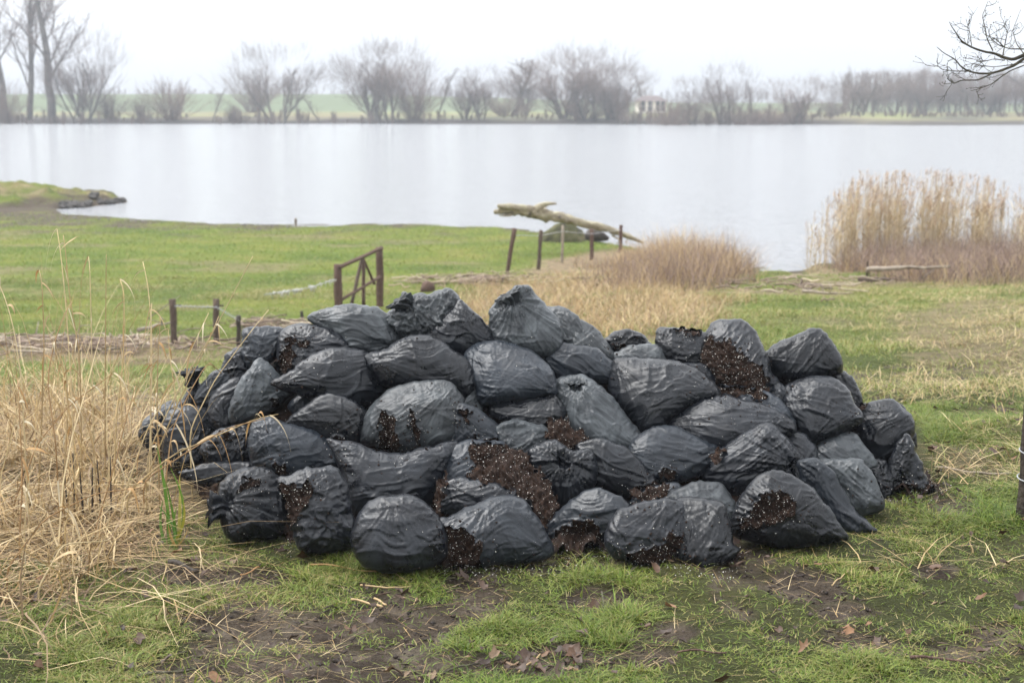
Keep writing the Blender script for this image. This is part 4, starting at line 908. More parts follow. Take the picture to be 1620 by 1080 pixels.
# (tone, outline in the photograph, options, label); options: w wrinkle direction (degrees), d nearer(-)/farther(+), th fullness, holes, ties, fans
BAGS = [
 ('b', '391,523 420,519 450,520 462,530 458,550 440,562 425,575 408,584 393,580 384,566 383,545', dict(w=20, fans=[(400, 575)]), 'pale slate bag at the high left shoulder of the pile, touching the torn one'),
 ('k', '443,533 458,519 480,514 505,516 530,524 548,542 556,556 545,568 510,575 485,590 462,604 446,590 440,562', dict(w=5, holes=['458,536 470,530 462,548 468,560 458,588 440,600 424,588 434,572 446,560', '468,541 484,535 492,542 478,548'], fans=[(475, 545), (548, 548)]), 'black bag torn at its side with soil running down, under the topmost grey left bag'),
 ('g', '493,503 503,493 530,487 560,483 590,486 610,498 625,518 629,541 616,556 582,562 558,556 540,542 520,524 500,515', dict(w=-12, th=1.1, fans=[(497, 505), (622, 545)]), 'full grey bag lying on top at the left with diagonal crease'),
 ('k', '352,586 358,562 372,552 386,556 394,580 396,600 378,610 358,606', dict(w=60, crumple=1.6), 'small crumpled black bag on the left slope below the pale slate one'),
 ('b', '311,634 316,612 333,592 352,584 368,594 368,615 350,634 328,646', dict(w=45), 'small smooth bag low on the left slope above the round dark bags'),
 ('k', '284,652 288,632 300,612 312,606 322,618 320,640 306,656', dict(w=70, ties=[(306, 606, 100)]), 'small black bag with a stub of knot at the left slope near dry stalks'),
 ('k', '329,655 336,630 352,610 374,600 388,606 386,630 376,655 368,676 350,682 334,672', dict(w=35), 'dull black bag wedged between the smooth small bag and greenish leaning bag'),
 ('g', '363,652 368,630 380,606 396,582 412,571 428,578 444,598 458,614 464,624 450,634 432,646 416,657 392,666 372,666', dict(w=60, holes=['424,634 438,627 446,634 438,648 426,652'], fans=[(412, 572), (464, 622)]), 'greenish grey bag leaning up with a peaked top on the left side'),
 ('k', '440,607 468,583 500,562 530,553 565,556 592,568 608,592 616,612 602,628 576,644 545,646 510,634 478,626', dict(w=8, th=1.1, fans=[(441, 607)]), 'big black bag with a pointed corner, right of the greenish peaked one'),
 ('k', '456,666 475,648 500,630 520,623 550,630 576,648 586,668 580,692 556,706 530,706 505,696 480,684 464,676', dict(w=-60, holes=['527,690 536,687 546,692 543,700 530,700'], fans=[(575, 660)]), 'dark bag with lengthwise seam just above the two-eared bag'),
 ('b', '460,640 480,622 500,618 510,632 490,650 470,655', dict(w=30, d=.12), 'sliver of a greyish bag tucked under the big pointed-corner bag'),
 ('k', '260,668 274,650 300,643 324,648 338,664 346,684 334,706 314,726 292,744 268,742 258,716', dict(w=30, th=1.05), 'round dark wrinkled bag at the left foot of the pile behind straw'),
 ('b', '222,690 228,664 250,646 272,638 282,652 270,672 262,700 240,712', dict(w=20, d=.15), 'grey bag half buried in straw at the far left end of the pile'),
 ('b', '256,656 272,640 300,630 324,638 318,654 290,662', dict(w=10, d=.1), 'light slate bag showing only its top above the round dark left bag'),
 ('k', '322,712 332,690 356,678 388,674 404,688 404,718 386,736 346,738', dict(w=50, crumple=1.5, holes=['352,690 362,687 366,698 356,702']), 'small crumpled black bag sprinkled with soil beside the round dark left bag'),
 ('b', '397,692 404,670 428,661 452,672 482,678 512,690 532,714 540,738 518,748 482,754 450,757 420,744 400,730', dict(w=18, th=1.1, holes=['428,732 442,729 456,736 452,752 436,752'], fans=[(405, 672)]), 'dusty slate bag with a flat top speckled white, above the tied bag'),
 ('k', '290,748 320,735 360,731 405,733 410,748 385,764 340,770 302,764', dict(w=3, th=.8), 'flattened black bag lying low between the straw and the tied bag'),
 ('k', '348,772 364,752 390,741 418,742 442,760 450,788 448,820 440,838 410,843 376,848 360,840 350,820 346,796', dict(w=5, th=1.15, ground=1, ties=[(356, 792, 175)], holes=['372,775 384,762 402,757 410,764 396,770 382,780'], bump=1.3), 'glossy black bag tied in a knot, at the front left corner of the pile'),
 ('k', '446,764 470,750 500,741 530,744 550,768 556,800 562,832 556,852 530,862 500,867 474,857 462,832 452,800', dict(w=10, crumple=1.5, ground=1, holes=['444,764 462,764 474,772 486,758 492,764 490,790 478,806 466,828 448,822 442,792']), 'ragged black bag ripped open at its side beside the knotted one'),
 ('k', '526,700 560,702 600,714 630,717 670,709 700,702 717,704 712,725 698,750 682,788 672,810 640,824 600,824 566,818 550,792 543,752 534,722', dict(w=4, th=1.25, fans=[(527, 700), (716, 704)]), 'broad black bag with two pointed ears, second row from the grass'),
 ('k', '559,852 564,826 578,803 598,790 620,789 642,786 668,796 692,822 703,852 701,872 682,887 650,895 610,895 580,887 564,872', dict(w=-3, th=1.2, ground=1, fans=[(620, 792)], bump=1.4), 'rounded black bag with rolled top fully in front on the grass'),
 ('g', '574,690 579,664 594,640 616,618 650,607 690,605 716,613 729,636 729,668 720,692 700,704 670,711 640,713 608,708 584,702', dict(w=35, th=1.15, holes=['608,648 618,655 628,668 624,682 630,698 634,714 598,716 600,690', '646,648 654,650 660,668 668,688 662,702 652,690 648,668'], fans=[(700, 625)]), 'pale grey rounded bag with two long soil-filled slits in its face'),
 ('b', '722,650 742,643 770,658 797,684 806,698 792,712 758,712 730,712 714,704', dict(w=-30, holes=['742,690 770,692 796,700 790,714 740,712', '728,646 744,655 742,670 732,664']), 'slate bag ripped along its lower edge, next to the grey slit bag'),
 ('b', '698,770 704,738 718,712 740,698 772,699 796,704 810,735 815,770 800,790 740,790 705,788', dict(w=30, heap=1, holes=['748,702 775,703 800,706 822,730 830,760 800,772 770,762 735,752 754,738 742,716']), 'slate bag burst wide open under the central heap of soil'),
 ('k', '697,782 706,764 738,756 775,762 812,772 834,788 838,806 810,816 770,814 725,814 700,806', dict(w=12, th=.95, d=-.05), 'folded empty black film below the central soil heap'),
 ('b', '698,828 728,810 762,795 798,786 832,795 848,820 864,842 870,862 862,876 830,883 782,885 740,885 704,880', dict(w=25, ground=1, th=1.1, holes=['698,838 716,832 738,833 756,846 762,866 762,890 700,890'], fans=[(770, 800), (866, 862)]), 'slate bag at the front with an arched soil mouth beside the rolled-top bag'),
 ('k', '832,722 852,703 880,697 905,712 932,714 942,742 936,770 916,792 882,800 858,778 838,756', dict(w=90, th=1.1, d=-.06, nk=.55, ties=[(893, 728, 60)], bump=1.3), 'black bag with gathered knot facing out, centre of the pile'),
 ('k', '918,706 950,697 985,707 1012,730 1032,755 1037,768 1022,779 1000,790 978,790 948,778 932,760 924,730', dict(w=-28, holes=['1002,770 1024,764 1046,766 1040,780 1004,786']), 'black bag right of the gathered knot, sloping down to soil'),
 ('g', '876,616 888,600 920,596 946,608 972,634 992,660 1010,682 1016,698 1006,715 988,719 962,708 928,700 900,684 884,655', dict(w=-40, th=1.15, ties=[(912, 606, 95)], nk=.7, fans=[(1010, 712)]), 'large greenish grey bag slanting down the middle of the pile'),
 ('b', '998,716 1014,691 1040,676 1062,674 1086,684 1116,699 1137,712 1126,732 1106,752 1076,760 1040,758 1014,742', dict(w=-12, th=1.1, holes=['1040,746 1056,741 1070,748 1064,757 1042,757'], fans=[(1137, 712)]), 'smooth slate bag with one pointed end, right of the slanting greenish bag'),
 ('b', '862,832 878,810 904,790 935,776 966,779 992,796 1002,820 996,842 960,852 910,854 876,852', dict(w=5, ground=1, holes=['884,832 908,822 930,817 946,826 954,842 950,860 880,862']), 'low slate bag spilling soil at the front, left of the twin-humped one'),
 ('k', '962,852 964,830 984,805 1020,795 1056,790 1082,800 1094,830 1090,868 1062,874 1030,887 1000,882 974,872', dict(w=-8, ground=1, d=-.05, th=1.0, holes=['988,868 1020,862 1050,854 1062,840 1076,842 1082,862 1072,884 1030,892 996,886'], fans=[(1056, 795)]), 'black bag at the front edge with soil showing under its lifted skirt'),
 ('k', '1056,800 1078,789 1112,790 1142,799 1154,822 1157,850 1165,862 1142,882 1112,888 1080,884 1066,862 1064,830', dict(w=80, ground=1, d=-.02, fans=[(1060, 795), (1164, 862)]), 'smooth upright black bag at the front edge with pointed lower corner'),
 ('g', '1056,796 1076,772 1110,761 1138,767 1158,790 1163,812 1150,830 1110,815', dict(w=25, crumple=1.2), 'small greenish bag peeping over the front black ones'),
 ('b', '996,800 1010,780 1040,768 1070,768 1074,786 1050,800 1020,810', dict(w=10, th=.7, d=.05), 'grey scrap of bag in soil behind the front black ones'),
 ('k', '1113,752 1124,726 1150,705 1186,682 1212,672 1228,679 1248,700 1270,725 1274,738 1264,753 1240,754 1216,760 1196,774 1176,784 1148,778 1124,768', dict(w=38, th=1.1, ties=[(1258, 738, -25)], nk=.6, fans=[(1212, 674)], creases=1.4), 'black bag with a sharp ridge above the gaping open one'),
 ('k', '1160,824 1178,782 1198,757 1226,747 1256,754 1282,774 1304,796 1324,822 1334,842 1312,851 1280,855 1240,857 1204,851 1170,843', dict(w=-15, ground=1, th=1.15, d=-.04, holes=['1166,826 1186,806 1204,788 1236,778 1258,796 1262,806 1232,822 1206,827 1180,831'], fans=[(1250, 815)], bump=1.4), 'black bag gaping open with brown soil, front right on the grass'),
 ('b', '1268,735 1294,729 1316,744 1334,770 1350,800 1383,828 1376,834 1334,834 1305,806 1285,784 1268,762', dict(w=-45, th=.85, ground=1, fans=[(1383, 830)]), 'slate bag trailing a pointed flap onto the grass at the right'),
 ('g', '1294,732 1326,727 1358,727 1372,740 1388,766 1396,790 1386,803 1356,810 1338,796 1318,764', dict(w=-35, ground=1, th=1.05, fans=[(1358, 728)]), 'dull greenish bag with square shoulder at the right foot of the pile'),
 ('g', '1278,728 1293,705 1310,690 1330,683 1354,689 1372,710 1382,734 1360,742 1320,740', dict(w=-30), 'greenish bag wedged between round black and square-shouldered bags'),
 ('k', '1222,684 1248,678 1272,688 1290,706 1290,726 1266,734 1244,712', dict(w=-30), 'small dark bag wedged below the round black bag'),
 ('k', '1237,652 1239,626 1254,606 1280,598 1312,600 1337,615 1352,640 1360,660 1347,677 1322,688 1302,694 1281,704 1264,684 1246,672', dict(w=-15, th=1.2, fans=[(1281, 702), (1244, 620)], bump=1.3), 'round taut black bag with a pinched lower point at the right'),
 ('k', '1350,660 1358,644 1376,639 1406,632 1422,640 1440,660 1445,682 1432,706 1412,728 1390,736 1370,728 1358,704', dict(w=40, th=1.2, d=-.05, holes=['1354,650 1366,641 1378,642 1372,652 1360,656']), 'smooth fat black bag at the right end with a nick at its top'),
 ('k', '1415,646 1432,648 1443,670 1450,700 1440,716 1424,706', dict(w=80, d=.12), 'thin dark bag edge behind the fat right-hand black bag'),
 ('k', '1400,748 1416,710 1434,694 1450,712 1462,740 1474,766 1458,776 1430,768 1408,770', dict(w=75, ground=1, crumple=1.6, holes=['1404,764 1424,758 1446,762 1474,760 1470,784 1400,784']), 'ragged black bag sagging at the far right foot of the pile'),
 ('k', '1366,742 1380,728 1402,732 1412,752 1408,778 1390,786 1374,770', dict(w=70, crumple=1.9), 'scrunched black film between the greenish square bag and ragged bag'),
 ('k', '956,545 972,527 996,523 1018,534 1030,548 1014,560 974,564', dict(w=0, crumple=1.4, d=.1, holes=['966,548 984,545 1000,552 980,560']), 'dark low bag at the back of the pile between two grey bags'),
 ('k', '1039,538 1048,522 1075,520 1102,524 1120,531 1119,556 1108,578 1080,582 1054,573 1042,558', dict(w=-10, th=1.15, fans=[(1045, 545)], holes=['1062,518 1090,520 1110,524 1112,529 1085,527 1064,524']), 'black bag with dirt along its top edge, left of the burst soil bag'),
 ('k', '1112,540 1128,515 1155,507 1182,514 1198,536 1209,562 1220,588 1228,604 1202,620 1168,624 1136,612 1114,584 1108,558', dict(w=60, th=1.1, heap=1, holes=['1108,536 1122,530 1138,540 1152,534 1158,550 1176,554 1182,570 1204,580 1216,604 1196,622 1160,622 1130,606 1112,584 1108,556']), 'black bag burst open with a wide face of soil, high on the right'),
 ('k', '1208,566 1222,550 1254,534 1280,523 1298,525 1317,544 1329,570 1327,588 1306,596 1270,602 1238,600 1218,584', dict(w=60, th=1.1, fans=[(1290, 526)]), 'big black bag peaked like a tent at the high right end'),
 ('k', '1300,594 1318,584 1346,594 1358,615 1361,642 1346,646 1322,620', dict(w=-40, d=.08), 'dark bag half hidden behind the round taut bag at the right'),
 ('k', '966,612 970,590 976,572 1010,570 1050,571 1086,579 1112,594 1130,612 1129,628 1102,638 1077,653 1056,668 1036,683 1014,683 998,662 976,640', dict(w=10, th=1.2, fans=[(976, 574), (1129, 618)], creases=1.3, d=-.05), 'big black bag with a square upper corner, centre right of the pile'),
 ('g', '948,572 978,555 1010,546 1042,549 1056,572 1040,590 1000,590 968,586', dict(w=-10, d=.05), 'flat pale green-grey bag behind the square-cornered black bag'),
 ('k', '1054,670 1078,650 1110,629 1150,627 1192,638 1222,649 1248,665 1250,683 1232,690 1192,702 1152,712 1118,714 1088,694 1064,682', dict(w=-6, th=1.1, fans=[(1056, 668), (1235, 660)], bump=1.3), 'long black bag with fine ripples lying across the right centre'),
 ('k', '1080,580 1104,575 1124,584 1136,606 1128,624 1104,614', dict(w=-40, d=.04), 'small fold of bag between the square-cornered and burst bags'),
 ('b', '1122,616 1160,612 1200,616 1236,634 1250,664 1212,660 1160,640', dict(w=-25, holes=['1122,612 1160,610 1204,616 1222,628 1190,630 1150,626']), 'soil-covered bag under the burst one on the right'),
 ('k', '1196,600 1212,596 1236,606 1246,624 1238,650 1220,648 1206,624', dict(w=60, crumple=1.5, d=.02), 'crumpled dark bag edge between the burst soil bag and round taut bag'),
 ('g', '614,502 632,480 640,466 656,470 690,462 706,459 732,478 748,500 738,524 704,536 660,540 628,526', dict(w=50, crumple=1.9, ties=[(644, 482, 125)], th=1.1), 'crumpled grey bag with twisted knot at the very top of the pile'),
 ('k', '664,536 698,506 726,482 748,494 768,515 781,542 764,556 730,564 698,554', dict(w=-25, fans=[(726, 483)]), 'dark triangular bag between the two tallest bags on top'),
 ('k', '581,566 614,555 625,545 650,532 682,534 712,552 738,572 752,596 750,612 742,628 734,634 714,614 690,612 640,614 610,608 593,592', dict(w=8, th=1.15, fans=[(583, 568), (734, 632)], d=-.04, creases=1.3), 'large black bag with pointed lower corner above the grey slit bag'),
 ('b', '736,578 744,555 766,542 800,544 836,554 868,580 879,606 872,623 840,628 800,636 764,636 748,612', dict(w=-15, th=1.2, fans=[(750, 555), (878, 618)]), 'full rounded slate bag in the upper middle of the pile'),
 ('g', '777,497 788,476 808,464 818,456 836,454 850,470 872,495 888,522 888,544 873,563 855,567 818,556 788,548 778,522', dict(w=-50, th=1.15, ties=[(812, 474, 118)], fans=[(812, 474), (812, 474)]), 'upright grey bag with folded-over neck, tallest in the middle'),
 ('g', '866,492 890,485 912,500 922,515 926,535 908,552 880,554 876,520', dict(w=-60, d=.04), 'grey bag half hidden right behind the tall folded-neck bag'),
 ('g', '908,510 924,508 942,518 957,540 969,562 952,572 922,566 902,552', dict(w=-60, d=.02, bump=1.3), 'rippled grey bag sloping down beside the half hidden grey bag'),
 ('b', '858,568 874,549 896,544 916,548 946,555 967,575 978,600 952,608 918,602 890,606 872,594', dict(w=-30, th=1.05), 'slate bag with folded flap just above the slanting greenish bag'),
 ('k', '778,648 798,630 840,624 872,621 890,650 876,672 845,678 812,668 786,664', dict(w=-10, d=.06), 'dark shaded bag in the hollow under the rounded slate bag'),
 ('g', '730,640 746,606 760,618 764,640 758,656 738,652', dict(w=60, d=.08), 'small grey corner of bag behind the large pointed black bag'),
 ('g', '790,680 812,664 845,670 870,686 866,706 832,716 800,710', dict(w=45, crumple=1.3, th=.8), 'pale dusty scrap of bag between soil patches at the centre'),
 ('k', '640,528 664,518 690,530 690,548 660,552 636,546', dict(w=10, d=.08), 'dark bag shoulder in the gap below the crumpled top bag'),
 ('k', '764,536 782,512 796,530 800,556 778,556', dict(w=60, d=.1), 'dark sliver of bag beside the tall folded-neck bag'),
 ('k', '404,742 440,748 452,764 440,790 414,776', dict(w=10, d=.1), 'dark bag in the gap between knotted and dusty slate bags'),
 ('k', '300,690 322,680 332,700 322,730 296,742 286,728', dict(w=70, d=.05, crumple=1.5), 'crinkled black bag behind the flattened one at the left foot'),
]

def spline_closed(P, step):
    n = len(P); out = []
    for i in range(n):
        p0, p1, p2, p3 = P[i - 1], P[i], P[(i + 1) % n], P[(i + 2) % n]
        for t in np.arange(8) / 8:
            m1 = .42 * (p2 - p0); m2 = .42 * (p3 - p1)
            out.append((2 * t**3 - 3 * t*t + 1) * p1 + (t**3 - 2 * t*t + t) * m1 + (3 * t*t - 2 * t**3) * p2 + (t**3 - t*t) * m2)
    out = np.array(out); o2 = np.r_[out, out[:1]]
    d = np.r_[0, np.cumsum(np.linalg.norm(np.diff(o2, axis=0), axis=1))]
    N = max(int(d[-1] / step), 12); s = np.arange(N) * d[-1] / N
    return np.c_[np.interp(s, d, o2[:, 0]), np.interp(s, d, o2[:, 1])], s
def inside(P, q):
    x, y = q[:, 0], q[:, 1]; c = np.zeros(len(q), bool)
    for i in range(len(P)):
        a, b = P[i - 1], P[i]; m = (a[1] > y) != (b[1] > y)
        c ^= m & (x < (b[0] - a[0]) * (y - a[1]) / (b[1] - a[1] + 1e-12) + a[0])
    return c
def poisson(B, lo, hi, res=64):
    h = max(hi - lo) / (res - 6); nx, ny = int((hi[0] - lo[0]) / h) + 7, int((hi[1] - lo[1]) / h) + 7
    gx, gy = np.meshgrid(lo[0] + (np.arange(nx) - 3) * h, lo[1] + (np.arange(ny) - 3) * h, indexing='ij')
    m = inside(B, np.c_[gx.ravel(), gy.ravel()]).reshape(nx, ny).astype(float); u = np.zeros((nx, ny))
    for _ in range(900):
        s = np.zeros_like(u); s[1:-1, 1:-1] = .25 * (u[2:, 1:-1] + u[:-2, 1:-1] + u[1:-1, 2:] + u[1:-1, :-2]) + .25 * h * h
        u = s * m
    def f(q):
        a = (q[:, 0] - lo[0]) / h + 3; b = (q[:, 1] - lo[1]) / h + 3; i = np.clip(a.astype(int), 0, nx - 2); j = np.clip(b.astype(int), 0, ny - 2); fa = a - i; fb = b - j
        return u[i, j] * (1 - fa) * (1 - fb) + u[i + 1, j] * fa * (1 - fb) + u[i, j + 1] * (1 - fa) * fb + u[i + 1, j + 1] * fa * fb
    return f
def vnormals(V, F):
    n = np.cross(V[F[:, 1]] - V[F[:, 0]], V[F[:, 2]] - V[F[:, 0]]); N = np.zeros_like(V)
    for k in range(3): np.add.at(N, F[:, k], n)
    return N / (np.linalg.norm(N, axis=1)[:, None] + 1e-12)
def ridge(x): return np.maximum(0, 1 - np.abs(x) * 2.6) ** 1.3 * 1.5
HOLES_ALL = []; CRUMB = []
STEP = .006

def make_bag(idx, tone, poly, opt, label):
    rng = np.random.default_rng(1000 + idx)
    P = P_(poly); c0 = P.mean(0); P = c0 + (P - c0) * 1.065
    ea = P - np.roll(P, 1, 0); eb = np.roll(P, -1, 0) - P; sg = np.sign(np.sum(P[:, 0] * np.roll(P[:, 1], -1) - P[:, 1] * np.roll(P[:, 0], -1)))
    tn = np.degrees(np.arctan2(ea[:, 0] * eb[:, 1] - ea[:, 1] * eb[:, 0], (ea * eb).sum(1))) * sg
    for q in np.argsort(-tn)[:3]:
        if tn[q] > 50: P[q] += (P[q] - .5 * (P[q - 1] + P[(q + 1) % len(P)])) * .16      # drawn-out corners of the film
    Yc = float(pile_depth(c0[0], c0[1])) + opt.get('d', 0)
    C = at_y(c0[0], c0[1], Yc); s = Yc / FPX
    if opt.get('ground'):
        lowpx = P[:, 1].max(); yl = at_z(c0[0], lowpx, .015)[1]
        Yc = max(yl + .06, Yc - .25) if Yc > yl + .06 else yl + .06
        C = at_y(c0[0], c0[1], Yc); ground_y = yl
    vd = C - np.array([0, 0, HC]); vd /= np.linalg.norm(vd); back = -vd
    # seam plane: leaning with the slope of the pile, a little turned
    el = math.radians(opt.get('el', 22 + rng.uniform(-14, 14))); yw = math.radians(rng.uniform(-16, 16))
    h = np.array([-vd[0], -vd[1], 0]); h /= np.linalg.norm(h)
    h = np.array([h[0] * math.cos(yw) - h[1] * math.sin(yw), h[0] * math.sin(yw) + h[1] * math.cos(yw), 0])
    nrm = h * math.cos(el) + np.array([0, 0, math.sin(el)])
    ex = np.cross([0, 0, 1.0], back); ex /= np.linalg.norm(ex); ey = np.cross(back, ex)
    def plane(px):     # seam point seen at a picture point
        d = ray(px[:, 0], px[:, 1]); k = (C - [0, 0, HC]).dot(nrm) / (d @ nrm); Q = d * k[:, None]; Q[:, 2] += HC; return Q
    if opt.get('ground'):
        for _ in range(4):
            q = plane(P[[np.argmax(P[:, 1])]])[0]; C = at_y(c0[0], c0[1], C[1] + ground_y - q[1])
        Yc = C[1]
    dist = np.linalg.norm(C - [0, 0, HC]); m_px = (dist * vd[1] * CP - dist * vd[2] * SP) / FPX
    L = np.c_[(P[:, 0] - c0[0]) * m_px, -(P[:, 1] - c0[1]) * m_px]      # local metres, y up
    B, sarc = spline_closed(L, STEP); per = sarc[-1] + STEP
    # uneven edge of the film
    nb = len(B); tang = np.roll(B, -1, 0) - np.roll(B, 1, 0); nor = np.c_[tang[:, 1], -tang[:, 0]]; nor /= np.linalg.norm(nor, axis=1)[:, None] + 1e-9
    ar = .5 * np.sum(B[:, 0] * np.roll(B[:, 1], -1) - B[:, 1] * np.roll(B[:, 0], -1))
    if ar < 0: nor = -nor
    cr = opt.get('crumple', 1.0); sg = np.sign(ar); e1 = L - np.roll(L, 1, 0); e2 = np.roll(L, -1, 0) - L
    turn = np.degrees(np.arctan2(e1[:, 0] * e2[:, 1] - e1[:, 1] * e2[:, 0], (e1 * e2).sum(1))) * sg; corners = [L[q] for q in np.argsort(-turn)[:4] if turn[q] > 42]
    B = B + nor * ((.0035 * cr) * n2(sarc / .022, 0 * sarc + idx, 7) + .006 * cr * n2(sarc / .07, 0 * sarc + idx, 8))[:, None]
    lo, hi = B.min(0), B.max(0)
    xs = np.arange(lo[0], hi[0], STEP); ys = np.arange(lo[1], hi[1], STEP * .866)
    gx, gy = np.meshgrid(xs, ys); gx = gx + (np.arange(len(ys)) % 2)[:, None] * STEP / 2
    G = np.c_[gx.ravel(), gy.ravel()] + rng.normal(0, STEP * .1, (gx.size, 2)); G = G[inside(B, G)]
    def near(q):
        j = np.empty(len(q), int); dd = np.empty(len(q))
        for a in range(0, len(q), 2000):
            D = np.linalg.norm(q[a:a + 2000, None] - B[None], axis=2); j[a:a + 2000] = D.argmin(1); dd[a:a + 2000] = D.min(1)
        return j, dd
    j, dd = near(G); G = G[dd > STEP * .55]
    A = np.r_[B, G]
    r = delaunay_2d_cdt([Vector(a) for a in A], [], [list(range(nb))], 1, 1e-7)
    A = np.array([tuple(v) for v in r[0]]); F = np.array([tuple(t) for t in r[2] if len(t) == 3]); n = len(A)
    area = np.cross(A[F[:, 1]] - A[F[:, 0]], A[F[:, 2]] - A[F[:, 0]]); F[area < 0] = F[area < 0][:, ::-1]
    j, dd = near(A); dd[:nb] = 0
    u = np.maximum(poisson(B, lo, hi)(A), 0); hgt = 1.75 * np.sqrt(u); hgt[:nb] = 0
    R = math.sqrt(abs(ar) / math.pi); cap = R * 1.05 * opt.get('th', 1.0)
    hgt = cap * np.tanh(hgt * opt.get('th', 1.0) * .98 / cap)
    # the load sags towards the bottom and the top is drawn flatter
    yn = (A[:, 1] - A[:, 1].min()) / (np.ptp(A[:, 1]) + 1e-6)
    hgt = hgt * (1.12 - .26 * yn)
    # wrinkles -----------------------------------------------------------
    def wrk(seed, k=1.0):
        w = np.zeros(n); th = math.radians(opt.get('w', 0)); dx, dy = math.cos(th), math.sin(th)
        wx = A[:, 0] + .03 * n2(A[:, 0] / .11, A[:, 1] / .11, seed + 1); wy = A[:, 1] + .03 * n2(A[:, 0] / .11, A[:, 1] / .11, seed + 2)
        a = wx * dx + wy * dy; b = -wx * dy + wy * dx
        msk = .06 + .94 * sstep(-.05, .6, n2(A[:, 0] / .12, A[:, 1] / .12, seed + 3))
        bs = opt.get('bump', 1.0)
        w += .0042 * bs * msk * ridge(n2(a / .26, b / .026, seed + 4))
        w += .0030 * bs * ridge(n2(a / .20, b / .0135, seed + 5)) * sstep(0, .6, n2(A[:, 0] / .11, A[:, 1] / .11, seed + 15))
        big = opt.get('creases', 1.0)
        w += .0035 * big * cr * ridge(1.2 * n2(wx / .15, wy / .13, seed + 6))
        rg = np.random.default_rng(seed + 99)
        for q in range(int(1 + 2 * big + 4 * (cr > 1.2))):     # film folded over itself: a sharp step that dies away
            p0 = A[rg.integers(0, n)] * .8; an = th + rg.normal(0, .45 if cr < 1.2 else 1.2); sx, sy = math.cos(an), math.sin(an)
            al = (wx - p0[0]) * sx + (wy - p0[1]) * sy; pd = -(wx - p0[0]) * sy + (wy - p0[1]) * sx + .012 * n2(al / .05, al * 0 + q, seed + 40); pd = pd * rg.choice([-1, 1])
            w += rg.uniform(.004, .009) * np.exp(-(al / rg.uniform(.07, .16)) ** 2) * np.where(pd > 0, np.exp(-pd / .035), sstep(-.007, 0, pd))
        w += .0036 * cr * ridge(1.0 * n2(a / .28, b / .060, seed + 7))
        w += .010 * n2(A[:, 0] / .2, A[:, 1] / .2, seed + 8)
        if cr > 1: w += .011 * (cr - 1) * ridge(1.4 * n2(wx / .05, wy / .045, seed + 9)) + .007 * (cr - 1) * ridge(1.4 * n2(wx / .024, wy / .022, seed + 10))
        sa = sarc[j % nb]
        w += .0055 * ridge(n2(sa / .019, dd / .09, seed + 11)) * np.exp(-dd / .035) * sstep(0, .012, dd)
        fans = [((q[0] - c0[0]) * m_px, -(q[1] - c0[1]) * m_px, 1.0) for q in opt.get('fans', [])] + [((q[0] - c0[0]) * m_px, -(q[1] - c0[1]) * m_px, 2.1) for q in opt.get('ties', [])]
        fans += [(q[0], q[1], .7) for q in corners if all(math.hypot(q[0] - g[0], q[1] - g[1]) > .06 for g in fans)]
        for fx, fy, amp in fans:       # long straight creases pulled in from the gathered corners
            for q in range(2):
                an = math.atan2(-fy, -fx) + rg.normal(0, .38); sx, sy = math.cos(an), math.sin(an); al = (A[:, 0] - fx) * sx + (A[:, 1] - fy) * sy
                pd = (-(A[:, 0] - fx) * sy + (A[:, 1] - fy) * sx + .006 * n2(al / .06, al * 0 + q, seed + 50 + q)) * rg.choice([-1, 1])
                w += rg.uniform(.003, .0065) * sstep(0, .03, al) * np.exp(-np.maximum(al, 0) / rg.uniform(.09, .22)) * np.where(pd > 0, np.exp(-pd / .03), sstep(-.006, 0, pd))
        for fx, fy, amp in fans:
            rx, ry = A[:, 0] - fx, A[:, 1] - fy; rr = np.hypot(rx, ry) + 1e-4; ta = np.arctan2(ry, rx)
            # noise that runs along rays: sampled on a circle so there is no break at the back
            q1 = n2(np.cos(ta) * 4.2 + 50, np.sin(ta) * 4.2 + rr * 1.8, seed + 12); q2 = n2(np.cos(ta) * 9 + 30, np.sin(ta) * 9 + rr * 3, seed + 13)
            q3 = n2(np.cos(ta) * 17 + 70, np.sin(ta) * 17 + rr * 4, seed + 14)
            w += amp * (.0052 * ridge(1.3 * q1) + .0044 * ridge(1.3 * q2) + .0020 * ridge(1.3 * q3)) * np.exp(-rr / (.15 if amp < 2 else .17)) * sstep(0, .05, rr) * (1.0 if amp < 2 else 1.15)
            if amp > 2: w -= .055 * np.exp(-(rr / .035) ** 2)
        return (w - w.mean()) * k * 1.05
    fade = sstep(0, .03, dd)
    S = plane(np.c_[c0[0] + A[:, 0] / m_px, c0[1] - A[:, 1] / m_px])
    top = S + back * hgt[:, None]; bot = S[nb:] - back * (hgt[nb:, None] * .85)
    V = np.r_[top, bot]; mp = np.r_[np.arange(nb), np.arange(n, 2 * n - nb)]
    FF = np.r_[F, mp[F][:, ::-1]]
    N = vnormals(V, FF)
    w1 = wrk(idx * 31) * fade; w2 = wrk(idx * 31 + 500)[nb:] * fade[nb:]
    V = V + N * np.r_[w1, w2][:, None]
    if opt.get('ground'): V[:, 2] -= .022 * (1 - sstep(.05, .30, V[:, 2]))
    zmin = .004 + .006 * n2(V[:, 0] / .04, V[:, 1] / .04, 9)
    V[:, 2] = np.maximum(V[:, 2], zmin)
    th = math.radians(opt.get('w', 0))
    uv = np.c_[A[:, 0] * math.cos(th) + A[:, 1] * math.sin(th), -A[:, 0] * math.sin(th) + A[:, 1] * math.cos(th)]; uv = np.r_[uv, uv[nb:] + 3.1]
    org = np.array([C[0], C[1], max(V[:, 2].min(), 0)])
    o = empty('bag', org)
    film = {'k': 'film_black', 'g': 'film_grey', 'b': 'film_blue'}[tone]
    nf = len(F)
